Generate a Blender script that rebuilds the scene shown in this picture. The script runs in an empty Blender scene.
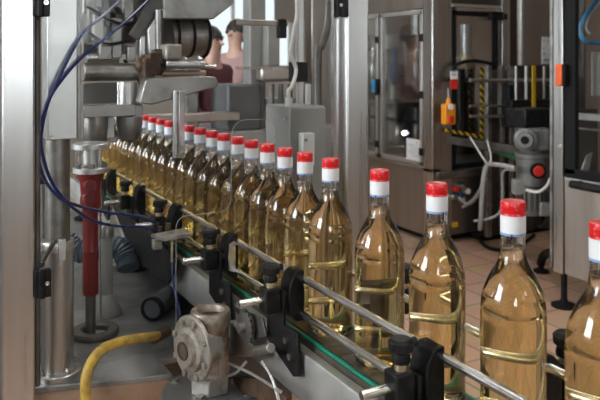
import bpy, bmesh, math, random
from mathutils import Vector, Matrix
random.seed(7)
SC = bpy.context.scene
COL = SC.collection
# ------------------------------------------------------------------ camera model (photo taken as 600x400)
CAM = Vector((0, 0, 1.463)); YAW = math.atan(383/700.0); FPX = 700.0; HORIZON = 62.0
FWD = Vector((math.sin(YAW), math.cos(YAW), 0)); RGT = Vector((math.cos(YAW), -math.sin(YAW), 0))
def ray(px, py): return FWD + RGT*((px-300)/FPX) + Vector((0, 0, (HORIZON-py)/FPX))
def PX(px, py, X): d = ray(px, py); return CAM + d*(X/d.x)
def PY(px, py, Y): d = ray(px, py); return CAM + d*(Y/d.y)
def PZ(px, py, z): d = ray(px, py); return CAM + d*((z-CAM.z)/d.z)
def PD(px, py, t): return CAM + ray(px, py)*t
def SY(px, Y): return FPX/(Y/ray(px, 0).y)       # pixels per metre at that place
# ------------------------------------------------------------------ materials
def nt(name):
    m = bpy.data.materials.new(name); m.use_nodes = True
    n = m.node_tree.nodes; n.clear()
    out = n.new('ShaderNodeOutputMaterial'); return m, n, m.node_tree.links, out
def rgba(c): return (c[0], c[1], c[2], 1)
def paint(name, col, rough=.4, metal=0, var=.15, scale=18, bump=.0, stretch=(1, 1, 1), dirt=None, dirtamt=.5, dirtscale=9, spec=.5, rvar=.1):
    m, n, l, out = nt(name)
    b = n.new('ShaderNodeBsdfPrincipled'); l.new(b.outputs[0], out.inputs[0])
    tc = n.new('ShaderNodeTexCoord'); mp = n.new('ShaderNodeMapping'); mp.inputs['Scale'].default_value = stretch
    l.new(tc.outputs['Object'], mp.inputs[0])
    nz = n.new('ShaderNodeTexNoise'); nz.inputs['Scale'].default_value = scale; nz.inputs['Detail'].default_value = 5
    l.new(mp.outputs[0], nz.inputs['Vector'])
    r = n.new('ShaderNodeValToRGB')
    r.color_ramp.elements[0].position = .3; r.color_ramp.elements[1].position = .7
    r.color_ramp.elements[0].color = rgba([c*(1-var) for c in col]); r.color_ramp.elements[1].color = rgba([min(1, c*(1+var)) for c in col])
    l.new(nz.outputs['Fac'], r.inputs[0]); last = r.outputs[0]
    if dirt:
        n2 = n.new('ShaderNodeTexNoise'); n2.inputs['Scale'].default_value = dirtscale; n2.inputs['Detail'].default_value = 8; n2.inputs['Roughness'].default_value = .65
        l.new(tc.outputs['Object'], n2.inputs['Vector'])
        r2 = n.new('ShaderNodeValToRGB'); r2.color_ramp.elements[0].position = .46; r2.color_ramp.elements[1].position = .66
        r2.color_ramp.elements[0].color = (0, 0, 0, 1); r2.color_ramp.elements[1].color = (dirtamt,)*3+(1,)
        l.new(n2.outputs['Fac'], r2.inputs[0])
        mx = n.new('ShaderNodeMix'); mx.data_type = 'RGBA'; l.new(r2.outputs[0], mx.inputs[0]); l.new(last, mx.inputs[6]); mx.inputs[7].default_value = rgba(dirt)
        last = mx.outputs[2]
    l.new(last, b.inputs['Base Color'])
    mr = n.new('ShaderNodeMapRange'); mr.inputs[3].default_value = max(.02, rough-rvar); mr.inputs[4].default_value = min(1, rough+rvar)
    l.new(nz.outputs['Fac'], mr.inputs[0]); l.new(mr.outputs[0], b.inputs['Roughness'])
    b.inputs['Metallic'].default_value = metal; b.inputs['Specular IOR Level'].default_value = spec
    if bump:
        bp = n.new('ShaderNodeBump'); bp.inputs['Strength'].default_value = bump; bp.inputs['Distance'].default_value = .002
        l.new(nz.outputs['Fac'], bp.inputs['Height']); l.new(bp.outputs[0], b.inputs['Normal'])
    return m
def clear_sheet(name, tint=(.95, .96, .96), refl=.6, haze=0.0):
    m, n, l, out = nt(name)
    t = n.new('ShaderNodeBsdfTransparent'); t.inputs[0].default_value = rgba(tint)
    g = n.new('ShaderNodeBsdfGlossy'); g.inputs['Roughness'].default_value = .02; g.inputs[0].default_value = (1, 1, 1, 1)
    f = n.new('ShaderNodeFresnel'); f.inputs[0].default_value = 1.45
    mu = n.new('ShaderNodeMath'); mu.operation = 'MULTIPLY'; mu.inputs[1].default_value = refl; l.new(f.outputs[0], mu.inputs[0])
    mx = n.new('ShaderNodeMixShader'); l.new(mu.outputs[0], mx.inputs[0]); l.new(t.outputs[0], mx.inputs[1]); l.new(g.outputs[0], mx.inputs[2])
    last = mx.outputs[0]
    if haze:                                   # scratches and dust film on old plastic
        d = n.new('ShaderNodeBsdfDiffuse'); d.inputs[0].default_value = (.7, .7, .7, 1)
        tc = n.new('ShaderNodeTexCoord'); mp = n.new('ShaderNodeMapping'); mp.inputs['Scale'].default_value = (6, 6, 1.2); l.new(tc.outputs['Object'], mp.inputs[0])
        nz = n.new('ShaderNodeTexNoise'); nz.inputs['Scale'].default_value = 3; nz.inputs['Detail'].default_value = 6; l.new(mp.outputs[0], nz.inputs['Vector'])
        mr = n.new('ShaderNodeMapRange'); mr.inputs[1].default_value = .3; mr.inputs[2].default_value = .75; mr.inputs[3].default_value = haze*.3; mr.inputs[4].default_value = haze
        l.new(nz.outputs['Fac'], mr.inputs[0])
        m2 = n.new('ShaderNodeMixShader'); l.new(mr.outputs[0], m2.inputs[0]); l.new(last, m2.inputs[1]); l.new(d.outputs[0], m2.inputs[2]); last = m2.outputs[0]
    l.new(last, out.inputs[0]); return m
def glass(name, col, ior, absorb=None, density=0, bump=0):
    m, n, l, out = nt(name)
    b = n.new('ShaderNodeBsdfPrincipled'); b.inputs['Base Color'].default_value = rgba(col); b.inputs['Transmission Weight'].default_value = 1
    b.inputs['Roughness'].default_value = 0.0; b.inputs['IOR'].default_value = ior; l.new(b.outputs[0], out.inputs[0])
    if absorb:
        v = n.new('ShaderNodeVolumeAbsorption'); v.inputs[0].default_value = rgba(absorb); v.inputs[1].default_value = density; l.new(v.outputs[0], out.inputs[1])
    if bump:
        tc = n.new('ShaderNodeTexCoord'); nz = n.new('ShaderNodeTexNoise'); nz.inputs['Scale'].default_value = 45; nz.inputs['Detail'].default_value = 1
        l.new(tc.outputs['Object'], nz.inputs['Vector']); bp = n.new('ShaderNodeBump'); bp.inputs['Strength'].default_value = bump; bp.inputs['Distance'].default_value = .002
        l.new(nz.outputs['Fac'], bp.inputs['Height']); l.new(bp.outputs[0], b.inputs['Normal'])
    return m
def emit(name, col, s):
    m, n, l, out = nt(name); e = n.new('ShaderNodeEmission'); e.inputs[0].default_value = rgba(col); e.inputs[1].default_value = s; l.new(e.outputs[0], out.inputs[0]); return m
def banded(name, base, bands, rough=.45, speck=None):
    """colour bands along object Z: bands = [(z0, colour), ...] rising"""
    m, n, l, out = nt(name)
    b = n.new('ShaderNodeBsdfPrincipled'); b.inputs['Roughness'].default_value = rough; l.new(b.outputs[0], out.inputs[0])
    tc = n.new('ShaderNodeTexCoord'); sp = n.new('ShaderNodeSeparateXYZ'); l.new(tc.outputs['Object'], sp.inputs[0])
    mr = n.new('ShaderNodeMapRange'); z0, z1 = bands[0][0], bands[-1][0]+.001; mr.inputs[1].default_value = z0; mr.inputs[2].default_value = z1; l.new(sp.outputs[2], mr.inputs[0])
    r = n.new('ShaderNodeValToRGB'); r.color_ramp.interpolation = 'CONSTANT'; e = r.color_ramp.elements
    e[0].color = rgba(bands[0][1]); e[1].position = (bands[1][0]-z0)/(z1-z0); e[1].color = rgba(bands[1][1])
    for z, c in bands[2:]:
        k = e.new((z-z0)/(z1-z0)); k.color = rgba(c)
    l.new(mr.outputs[0], r.inputs[0]); last = r.outputs[0]
    if speck:
        nz = n.new('ShaderNodeTexNoise'); nz.inputs['Scale'].default_value = speck[0]; nz.inputs['Detail'].default_value = 3; l.new(tc.outputs['Object'], nz.inputs['Vector'])
        r2 = n.new('ShaderNodeValToRGB'); r2.color_ramp.elements[0].position = speck[1]; r2.color_ramp.elements[1].position = speck[1]+.05
        r2.color_ramp.elements[0].color = (0, 0, 0, 1); r2.color_ramp.elements[1].color = (speck[2],)*3+(1,); l.new(nz.outputs['Fac'], r2.inputs[0])
        mx = n.new('ShaderNodeMix'); mx.data_type = 'RGBA'; l.new(r2.outputs[0], mx.inputs[0]); l.new(last, mx.inputs[6]); mx.inputs[7].default_value = rgba(speck[3]); last = mx.outputs[2]
    l.new(last, b.inputs['Base Color']); return m
def tiles(name):
    m, n, l, out = nt(name)
    b = n.new('ShaderNodeBsdfPrincipled'); l.new(b.outputs[0], out.inputs[0])
    tc = n.new('ShaderNodeTexCoord'); br = n.new('ShaderNodeTexBrick'); br.offset = 0; br.squash = 1
    br.inputs['Scale'].default_value = 1; br.inputs['Brick Width'].default_value = .3; br.inputs['Row Height'].default_value = .3
    br.inputs['Mortar Size'].default_value = .006; br.inputs['Color1'].default_value = (.62, .40, .275, 1); br.inputs['Color2'].default_value = (.53, .335, .225, 1); br.inputs['Mortar'].default_value = (.22, .16, .13, 1)
    l.new(tc.outputs['Object'], br.inputs['Vector'])
    nz = n.new('ShaderNodeTexNoise'); nz.inputs['Scale'].default_value = 5; nz.inputs['Detail'].default_value = 6; l.new(tc.outputs['Object'], nz.inputs['Vector'])
    mx = n.new('ShaderNodeMix'); mx.data_type = 'RGBA'; mx.blend_type = 'OVERLAY'; mx.inputs[0].default_value = .3; l.new(br.outputs['Color'], mx.inputs[6]); l.new(nz.outputs['Color'], mx.inputs[7])
    l.new(mx.outputs[2], b.inputs['Base Color'])
    mr = n.new('ShaderNodeMapRange'); mr.inputs[3].default_value = .28; mr.inputs[4].default_value = .55; l.new(nz.outputs['Fac'], mr.inputs[0]); l.new(mr.outputs[0], b.inputs['Roughness'])
    bp = n.new('ShaderNodeBump'); bp.inputs['Strength'].default_value = .3; bp.inputs['Distance'].default_value = .002; bp.invert = True; l.new(br.outputs['Fac'], bp.inputs['Height']); l.new(bp.outputs[0], b.inputs['Normal'])
    return m
def hazard(name):
    m, n, l, out = nt(name)
    b = n.new('ShaderNodeBsdfPrincipled'); b.inputs['Roughness'].default_value = .5; l.new(b.outputs[0], out.inputs[0])
    tc = n.new('ShaderNodeTexCoord'); sp = n.new('ShaderNodeSeparateXYZ'); l.new(tc.outputs['Object'], sp.inputs[0])
    ad = n.new('ShaderNodeMath'); ad.operation = 'ADD'; l.new(sp.outputs[0], ad.inputs[0]); l.new(sp.outputs[2], ad.inputs[1])
    mu = n.new('ShaderNodeMath'); mu.operation = 'MULTIPLY'; mu.inputs[1].default_value = 17; l.new(ad.outputs[0], mu.inputs[0])
    fr = n.new('ShaderNodeMath'); fr.operation = 'FRACT'; l.new(mu.outputs[0], fr.inputs[0])
    r = n.new('ShaderNodeValToRGB'); r.color_ramp.interpolation = 'CONSTANT'; r.color_ramp.elements[0].color = (.75, .45, .01, 1); r.color_ramp.elements[1].position = .5; r.color_ramp.elements[1].color = (.01, .01, .01, 1)
    l.new(fr.outputs[0], r.inputs[0]); l.new(r.outputs[0], b.inputs['Base Color']); return m
M = {}
M['steel'] = paint('brushed_stainless', (.52, .505, .49), .36, 1, .08, 30, .03, (1, 1, .04))
M['steel_h'] = paint('brushed_stainless_level', (.50, .485, .47), .34, 1, .1, 25, .03, (.06, .06, 1))
M['steel_post'] = paint('satin_stainless_post', (.62, .61, .60), .30, 1, .05, 40, .02, (1, 1, .03))
M['steel_dull'] = paint('dull_worn_steel', (.34, .325, .31), .45, 1, .2, 14, .05, dirt=(.10, .075, .055), dirtamt=.6)
M['steel_lit'] = paint('light_machined_aluminium', (.60, .59, .575), .40, .85, .08, 20, .02)
M['steel_dark'] = paint('dark_machine_steel', (.13, .122, .115), .5, .7, .3, 12, .05, dirt=(.05, .04, .03), dirtamt=.6)
M['chrome'] = paint('polished_rod_steel', (.82, .82, .83), .22, 1, .05, 60)
M['cast'] = paint('cast_aluminium_worn', (.46, .43, .39), .5, .75, .2, 22, .2, dirt=(.13, .085, .055), dirtamt=.85, dirtscale=22)
M['cast_b'] = paint('cast_aluminium_stained', (.42, .36, .30), .5, .7, .25, 20, .2, (1, 1, .2), dirt=(.13, .075, .045), dirtamt=.9, dirtscale=26)
M['castfar'] = paint('grey_cast_motor', (.18, .18, .172), .5, .4, .15, 20, .1)
M['rust'] = paint('rusty_bronze', (.11, .065, .04), .6, .5, .4, 30, .3, dirt=(.04, .03, .025), dirtamt=.8, dirtscale=40)
M['black'] = paint('black_plastic', (.009, .009, .010), .42, 0, .2, 30, .05, dirt=(.04, .036, .033), dirtamt=.4, dirtscale=30, spec=.2)
M['rubber'] = paint('black_rubber', (.006, .006, .007), .7, 0, .2, 20, spec=.2)
M['brass'] = paint('brass_collar', (.62, .52, .36), .35, .8, .15, 40)
M['green'] = paint('green_wear_strip', (.005, .24, .15), .35, 0, .15, 30)
M['greenpipe'] = paint('green_pipe', (.018, .10, .045), .4, 0, .15, 30)
M['red'] = paint('red_enamel', (.20, .018, .018), .38, 0, .2, 14, .03, dirt=(.12, .02, .015), dirtamt=.7, dirtscale=20)
M['redcap'] = banded('red_cap_foil', None, [(.279, (.70, .008, .014)), (.2835, (.72, .010, .016)), (.2957, (.66, .09, .09))], .30, (380, .62, .55, (.9, .45, .42)))  # paler last band paints a highlight on the cap's top face
M['whitelabel'] = banded('white_neck_band', None, [(.2555, (.25, .40, .72)), (.2592, (.85, .86, .88)), (.278, (.80, .80, .84)), (.280, (.86, .86, .88))], .5, (160, .62, .35, (.45, .55, .75)))
M['blue'] = paint('blue_hose', (.012, .028, .13), .3, 0, .1, 30)
M['bluelight'] = paint('light_blue_tube', (.02, .30, .62), .3, 0, .1, 30)
M['bluegrip'] = paint('blue_plastic_grip', (.02, .10, .30), .35, 0, .2, 20)
M['duct'] = paint('blue_grey_flexible_duct', (.085, .115, .145), .45, .1, .15, 20)
M['duct_d'] = paint('dark_grey_flexible_duct', (.10, .115, .13), .45, .1, .15, 20)
M['yellow'] = paint('yellow_hose', (.55, .36, .06), .5, 0, .15, 25, .05, dirt=(.22, .14, .04), dirtamt=.8, dirtscale=35)
M['yellowbar'] = paint('yellow_paint', (.75, .48, .01), .4, 0, .1, 20)
M['orange'] = paint('orange_plastic', (.85, .30, .015), .4, 0, .1, 20)
M['redorange'] = paint('red_orange_plastic', (.75, .11, .02), .4, 0, .1, 20)
M['redplast'] = paint('red_plastic', (.62, .03, .02), .4, 0, .1, 20)
M['white'] = paint('white_paper', (.78, .79, .80), .7, 0, .04, 20)
M['whitecable'] = paint('white_cable', (.66, .64, .60), .45, 0, .1, 40)
M['greycable'] = paint('grey_cable', (.30, .29, .28), .5, 0, .1, 40)
M['greybox'] = paint('grey_enamel_box', (.27, .265, .25), .45, 0, .08, 8, .02, dirt=(.22, .2, .18), dirtamt=.4)
M['greydark'] = paint('dark_grey_enamel', (.08, .08, .082), .5, 0, .15, 8)
M['greymid'] = paint('mid_grey_enamel', (.22, .215, .205), .5, 0, .12, 8)
M['table'] = paint('worn_grey_machine_table', (.32, .325, .33), .33, .6, .25, 6, .03, dirt=(.09, .085, .08), dirtamt=.7, dirtscale=7)
M['apron'] = paint('tan_apron_steel', (.42, .31, .23), .45, .6, .2, 10, .02, dirt=(.16, .1, .07), dirtamt=.7)
M['chain'] = paint('grey_brown_belt', (.095, .08, .062), .4, .3, .3, 40, .05)
M['tan'] = paint('warm_stainless', (.40, .355, .32), .42, 1, .07, 25, .02, (1, 1, .05))
M['tandark'] = paint('brown_enamel', (.055, .043, .035), .45, .3, .12, 10)
M['plexi'] = clear_sheet('clear_plexiglass', (.955, .96, .96), .12, .003)
M['pane'] = clear_sheet('window_glass', (.95, .97, .97), 1)
M['smoke'] = clear_sheet('machine_door_glass', (.88, .89, .89), .6, .002)
M['edge'] = paint('plexi_cut_edge', (.5, .52, .5), .25, 0, .05, 20)
M['glass'] = glass('bottle_glass', (.998, .995, .99), 1.46)
M['liquid'] = glass('golden_spirit', (1, 1, 1), 1.345, (.97, .805, .19), 14.5)
M['printing'] = paint('faint_grey_print', (.35, .36, .4), .7, 0, .05, 20)
M['wall'] = paint('cream_plaster', (.40, .37, .33), .8, 0, .05, 4, .03)
M['wallbrown'] = paint('brown_wall_panel', (.26, .20, .16), .7, 0, .1, 4, .03)
M['ceil'] = paint('white_ceiling', (.45, .44, .42), .85, 0, .03, 4)
M['winframe'] = paint('white_window_frame', (.7, .7, .68), .45, 0, .04, 10)
M['lamp'] = emit('lamp_tube_light', (1, .96, .9), 13)
M['floor'] = tiles('terracotta_tiles')
M['hazard'] = hazard('black_yellow_hazard_stripes')
M['skin'] = paint('skin', (.60, .37, .29), .5, 0, .06, 30)
M['hair'] = paint('dark_hair', (.018, .013, .01), .5, 0, .3, 60, .2, (1, 1, .1))
M['maroon'] = paint('maroon_knit', (.10, .022, .03), .8, 0, .15, 60, .1)
M['pinkshirt'] = paint('dusty_pink_shirt', (.42, .26, .25), .8, 0, .1, 50, .1)
M['denim'] = paint('dark_trousers', (.03, .035, .05), .85, 0, .15, 60, .1)
M['shoe'] = paint('black_shoe', (.015, .013, .012), .4, 0, .1, 30)
# ------------------------------------------------------------------ mesh building
def basis(d):
    d = d.normalized(); up = Vector((0, 0, 1)) if abs(d.z) < .95 else Vector((1, 0, 0))
    a = d.cross(up).normalized(); return a, a.cross(d).normalized()
def smoothpath(pts, k=6):
    pts = [Vector(p) for p in pts]; out = []
    for i in range(len(pts)-1):
        p0 = pts[max(i-1, 0)]; p1 = pts[i]; p2 = pts[i+1]; p3 = pts[min(i+2, len(pts)-1)]
        for j in range(k):
            t = j/k
            out.append(.5*((2*p1)+(p2-p0)*t+(2*p0-5*p1+4*p2-p3)*t*t+(3*p1-p0-3*p2+p3)*t**3))
    out.append(pts[-1]); return out
class MB:
    def __init__(s): s.bm = bmesh.new()
    def box(s, c, d, rz=0, rx=0, ry=0):
        c = Vector(c); R = Matrix.Rotation(rz, 3, 'Z') @ Matrix.Rotation(ry, 3, 'Y') @ Matrix.Rotation(rx, 3, 'X'); v = []
        for x in (-1, 1):
            for y in (-1, 1):
                for z in (-1, 1): v.append(s.bm.verts.new(c + R @ Vector((x*d[0]/2, y*d[1]/2, z*d[2]/2))))
        for f in ((0, 1, 3, 2), (4, 6, 7, 5), (0, 4, 5, 1), (2, 3, 7, 6), (0, 2, 6, 4), (1, 5, 7, 3)): s.bm.faces.new([v[i] for i in f])
        return s
    def mm(s, a, b): a = Vector(a); b = Vector(b); return s.box((a+b)/2, (abs(b.x-a.x), abs(b.y-a.y), abs(b.z-a.z)))
    def ring(s, c, a, b, r, seg, ph=0): return [s.bm.verts.new(c + a*(r*math.cos(ph+2*math.pi*i/seg)) + b*(r*math.sin(ph+2*math.pi*i/seg))) for i in range(seg)]
    def bridge(s, r0, r1):
        n = len(r0)
        for i in range(n): s.bm.faces.new((r0[i], r0[(i+1) % n], r1[(i+1) % n], r1[i]))
    def cyl(s, p0, p1, r, r2=None, seg=24, caps=True, ph=0):
        p0 = Vector(p0); p1 = Vector(p1); a, b = basis(p1-p0); r2 = r if r2 is None else r2
        A = s.ring(p0, a, b, r, seg, ph); B = s.ring(p1, a, b, r2, seg, ph); s.bridge(A, B)
        if caps: s.bm.faces.new(A[::-1]); s.bm.faces.new(B)
        return s
    def turn(s, prof, o, ax=(0, 0, 1), seg=32):
        """solid of revolution; prof = [(r, h)...]; r=0 closes"""
        o = Vector(o); ax = Vector(ax).normalized(); a, b = basis(ax); prev = None
        for r, h in prof:
            c = o + ax*h
            cur = [s.bm.verts.new(c)] if r < 1e-6 else s.ring(c, a, b, r, seg)
            if prev:
                if len(prev) == 1 and len(cur) > 1:
                    for i in range(seg): s.bm.faces.new((prev[0], cur[(i+1) % seg], cur[i]))
                elif len(cur) == 1 and len(prev) > 1:
                    for i in range(seg): s.bm.faces.new((prev[i], prev[(i+1) % seg], cur[0]))
                elif len(cur) > 1: s.bridge(prev, cur)
            prev = cur
        return s
    def tube(s, pts, r, seg=12, k=6, smooth=True, ribs=None):
        P = smoothpath(pts, k) if smooth else [Vector(p) for p in pts]; prev = None; n = len(P); a = None
        for i, p in enumerate(P):
            d = (P[min(i+1, n-1)]-P[max(i-1, 0)]).normalized()
            if a is None: a, b = basis(d)
            else: a = (a-d*a.dot(d)).normalized(); b = a.cross(d).normalized()
            rr = r*(1+(ribs*(1 if i % 2 else -1) if ribs else 0))
            cur = s.ring(p, a, b, rr, seg)
            if prev: s.bridge(prev, cur)
            else: s.bm.faces.new(cur[::-1])
            prev = cur
        s.bm.faces.new(prev); return s
    def prism(s, poly, ext):
        ext = Vector(ext); A = [s.bm.verts.new(Vector(p)) for p in poly]; B = [s.bm.verts.new(Vector(p)+ext) for p in poly]
        s.bridge(A, B); s.bm.faces.new(A[::-1]); s.bm.faces.new(B); return s
    def ball(s, c, r, sc=(1, 1, 1), seg=20):
        mt = Matrix.Translation(Vector(c)) @ Matrix.Diagonal((r*sc[0], r*sc[1], r*sc[2], 1))
        bmesh.ops.create_uvsphere(s.bm, u_segments=seg, v_segments=seg//2, radius=1, matrix=mt); return s
    def build(s, name, m, parent=None, bevel=0, angle=35):
        bm = s.bm; bmesh.ops.recalc_face_normals(bm, faces=bm.faces[:])
        if parent:
            bmesh.ops.translate(bm, verts=bm.verts[:], vec=-base_of(parent)); loc = (0, 0, 0)
        else:
            xs = [v.co.x for v in bm.verts]; ys = [v.co.y for v in bm.verts]; zs = [v.co.z for v in bm.verts]
            loc = Vector(((min(xs)+max(xs))/2, (min(ys)+max(ys))/2, min(zs))); bmesh.ops.translate(bm, verts=bm.verts[:], vec=-loc)
        me = bpy.data.meshes.new(name); bm.to_mesh(me); bm.free()
        me.polygons.foreach_set('use_smooth', [True]*len(me.polygons)); me.set_sharp_from_angle(angle=math.radians(angle))
        me.materials.append(m if not isinstance(m, str) else M[m])
        o = bpy.data.objects.new(name, me); COL.objects.link(o); o.location = loc
        if parent: o.parent = parent
        if bevel:
            bv = o.modifiers.new('bevel', 'BEVEL'); bv.width = bevel; bv.segments = 2; bv.limit_method = 'ANGLE'; bv.angle_limit = math.radians(40)
        return o
def base_of(o):
    v = Vector(o.location)
    while o.parent: o = o.parent; v = v + Vector(o.location)
    return v
def tag(o, label, cat, group=None, kind=None):
    o['label'] = label; o['category'] = cat
    if group: o['group'] = group
    if kind: o['kind'] = kind
    return o
def thing(name, label, cat, loc, group=None):
    o = bpy.data.objects.new(name, None); COL.objects.link(o); o.location = Vector(loc); o.empty_display_size = .05
    return tag(o, label, cat, group)
def struct(o): o['kind'] = 'structure'; return o
def copy_tree(o, parent=None):
    c = o.copy(); COL.objects.link(c); c.parent = parent
    for ch in o.children: copy_tree(ch, c)
    return c
# ------------------------------------------------------------------ ROOM
RX0, RX1, RY0, RY1, RH = -3.4, 7.2, -3.2, 9.6, 4.3
struct(MB().mm((RX0-.2, RY0-.2, -.1), (RX1+.2, RY1+.2, 0)).build('floor', 'floor'))
struct(MB().mm((RX0-.2, RY0-.2, RH), (RX1+.2, RY1+.2, RH+.1)).build('ceiling', 'ceil'))
WINS = []; pi = math.pi
def wall(name, axis, pos, lo, hi, openings, m, th=.2, sgn=1):
    b = MB()
    def seg(a0, a1, z0, z1):
        if a1-a0 < .001 or z1-z0 < .001: return
        if axis == 'x': b.mm((pos, a0, z0), (pos+th*sgn, a1, z1))
        else: b.mm((a0, pos, z0), (a1, pos+th*sgn, z1))
    c = lo
    for a0, a1, z0, z1 in openings:
        seg(c, a0, 0, RH); seg(a0, a1, 0, z0); seg(a0, a1, z1, RH); c = a1
        WINS.append((axis, pos+th*sgn*.5, a0, a1, z0, z1, sgn))
    seg(c, hi, 0, RH); struct(b.build(name, m))
wall('wall_left', 'x', RX0, RY0, RY1, [(.7, 2.5, 1.0, 3.9), (4.0, 6.2, 1.0, 3.9)], 'wall', sgn=-1)
wall('wall_front', 'y', RY0, RX0, RX1, [(-2.9, -1.7, 1.3, 2.8), (.2, 1.5, 1.55, 2.75), (4.4, 5.2, 1.4, 2.75)], 'wall', sgn=-1)
wall('wall_right', 'x', RX1, RY0, RY1, [(8.2, 9.4, 1.5, 2.8)], 'wallbrown', sgn=1)
wall('wall_back', 'y', RY1, RX0, RX1, [(3.15, 5.15, 1.35, 3.4)], 'wall', sgn=1)
for i, (axis, p, a0, a1, z0, z1, sgn) in enumerate(WINS):
    f = MB(); w = .06
    def bar(u0, u1, v0, v1, d=.04):
        if axis == 'x': f.mm((p-d, u0, v0), (p+d, u1, v1))
        else: f.mm((u0, p-d, v0), (u1, p+d, v1))
    bar(a0, a1, z0, z0+w); bar(a0, a1, z1-w, z1); bar(a0, a0+w, z0, z1); bar(a1-w, a1, z0, z1)
    am = (a0+a1)/2; bar(am-.025, am+.025, z0, z1); bar(a0, a1, (z0+z1)/2+.3, (z0+z1)/2+.34, .03)
    wo = struct(f.build('window_%d' % (i+1), 'winframe'))
    g = MB()
    if axis == 'x': g.mm((p-.004, a0+.02, z0+.02), (p+.004, a1-.02, z1-.02))
    else: g.mm((a0+.02, p-.004, z0+.02), (a1-.02, p+.004, z1-.02))
    g.build('pane', 'pane', wo)
    # daylight entering through this window
    L = bpy.data.lights.new('window_daylight', 'AREA'); L.shape = 'RECTANGLE'; L.size = a1-a0; L.size_y = z1-z0
    L.color = (.93, .97, 1.0)
    lo = bpy.data.objects.new('window_daylight', L); COL.objects.link(lo)
    q = p + sgn*.16
    if axis == 'x': lo.location = (q, am, (z0+z1)/2); lo.rotation_euler = (math.pi/2, 0, math.pi/2 if sgn > 0 else -math.pi/2)
    else: lo.location = (am, q, (z0+z1)/2); lo.rotation_euler = (math.pi/2, 0, math.pi if sgn > 0 else 0)
    # area lights shine along local -Z: with rx=90deg that is +Y; turn to point into the room
    d = Vector((-sgn, 0, 0)) if axis == 'x' else Vector((0, -sgn, 0))
    lo.rotation_euler = d.to_track_quat('-Z', 'Z').to_euler()
    L.energy = {('x', -1): 14, ('x', 1): 6, ('y', -1): 7.5, ('y', 1): 1.2}[(axis, sgn)]*pi*(a1-a0)*(z1-z0)
for i, (x, y) in enumerate([(-.6, -.4), (2.0, -.4), (-.6, 2.6), (2.2, 2.9), (2.6, 1.4), (4.3, 5.6), (2.2, 6.5)]):  # the light over the filling machine is added to brighten its inside
    t = thing('ceiling_light', 'twin-tube ceiling light number %d hung above the bottling hall' % (i+1), 'light', (x, y, RH-.16), 'hall ceiling lights')
    t['label'] = 'long rectangular ceiling light above the bottling hall'
    MB().mm((x-.15, y-.7, RH-.09), (x+.15, y+.7, RH-.001)).build('housing', 'winframe', t, .004)
    MB().mm((x-.135, y-.66, RH-.098), (x+.135, y+.66, RH-.0905)).build('diffuser', 'lamp', t)
W = bpy.data.worlds.new('overcast_sky'); SC.world = W; W.use_nodes = True
W.node_tree.nodes['Background'].inputs[0].default_value = (.88, .94, 1, 1); W.node_tree.nodes['Background'].inputs[1].default_value = .9
# ------------------------------------------------------------------ BOTTLES
TZ0 = .85; BX = .627; BELT = 1.0
def make_bottle():
    r = thing('liquor_bottle', 'x', 'bottle', (0, 0, 0), 'filled bottles on the conveyor')
    wall_ = [(.0384, .009), (.0384, .155), (.0383, .1625), (.0376, .1645), (.0376, .1655), (.0381, .1675), (.0379, .172), (.0372, .1795), (.0355, .1878), (.0332, .194), (.0304, .2003), (.0276, .2065), (.0243, .2127), (.0205, .219), (.0174, .2252), (.0154, .232), (.0146, .2418), (.0139, .254)]
    out = [(0, .006), (.012, .005), (.024, .001), (.033, 0), (.0368, .003)] + wall_ + [(.0139, .289)]
    TH = .0023
    iw = [(r_-TH, z_) for r_, z_ in wall_ if z_ > .01 and not .162 < z_ < .167]
    inn = [(.0139-TH, .289)] + iw[::-1] + [(.0361, .014), (.034, .0095), (.030, .0085), (.012, .0125), (0, .0135)]
    MB().turn(out+inn, (0, 0, 0), seg=40).build('glass_body', 'glass', r, angle=60)
    liq = [(0, .0132), (.012, .0122), (.030, .0082), (.0342, .0092), (.0362, .014)] + [(r_+.0002, z_) for r_, z_ in iw if z_ < .243] + [(.0146-TH+.0002, .2432), (0, .2434)]
    MB().turn(liq, (0, 0, 0), seg=40).build('spirit', 'liquid', r, angle=60)
    MB().turn([(.0142, .2797), (.0147, .2800), (.01475, .2815), (.0144, .2822), (.0144, .2835), (.01475, .2842), (.01475, .2935), (.0142, .2958), (.0130, .2965), (.012, .2961), (0, .2959)], (0, 0, 0), seg=32).build('screw_cap', 'redcap', r)
    MB().turn([(.0142, .2562), (.0148, .2564), (.0149, .268), (.01485, .2798), (.0143, .2799)], (0, 0, 0), seg=32).build('neck_band', 'whitelabel', r)
    b = MB()
    b.box((-.0148*math.sin(.35), -.0148*math.cos(.35), .2578), (.0022, .0008, .0022), -.35+0)
    b.build('band_mark', 'blue', r)
    return r
ORD = ['first', 'second', 'third', 'fourth', 'fifth', 'sixth', 'seventh', 'eighth', 'ninth', 'tenth', 'eleventh', 'twelfth', 'thirteenth', 'fourteenth', 'fifteenth', 'sixteenth', 'seventeenth', 'eighteenth', 'nineteenth', 'twentieth', 'twenty-first', 'twenty-second', 'twenty-third', 'twenty-fourth', 'twenty-fifth', 'twenty-sixth', 'twenty-seventh', 'twenty-eighth']
bpx = [604, 513, 437, 379.5, 330.5, 305, 288.5, 270.5, 254.5, 239, 224.5, 212, 200, 189]
ys = []
for p in bpx:
    d = ray(p, 0); ys.append(BX/d.x*d.y)
for i in range(5, len(ys)): ys[i] = max(ys[i], ys[i-1]+.0774)
while ys[-1] < 2.75: ys.append(ys[-1]+.079)
proto = make_bottle()
for i, y in enumerate(ys):
    o = proto if i == 0 else copy_tree(proto)
    o.location = (BX+(random.uniform(-.0015, .0015) if i > 5 else 0), y, BELT+.0003); o.rotation_euler.z = random.uniform(-.8, .8)
    o['label'] = 'golden bottle with red and white cap, %s in line from the camera end' % ORD[i]
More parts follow.
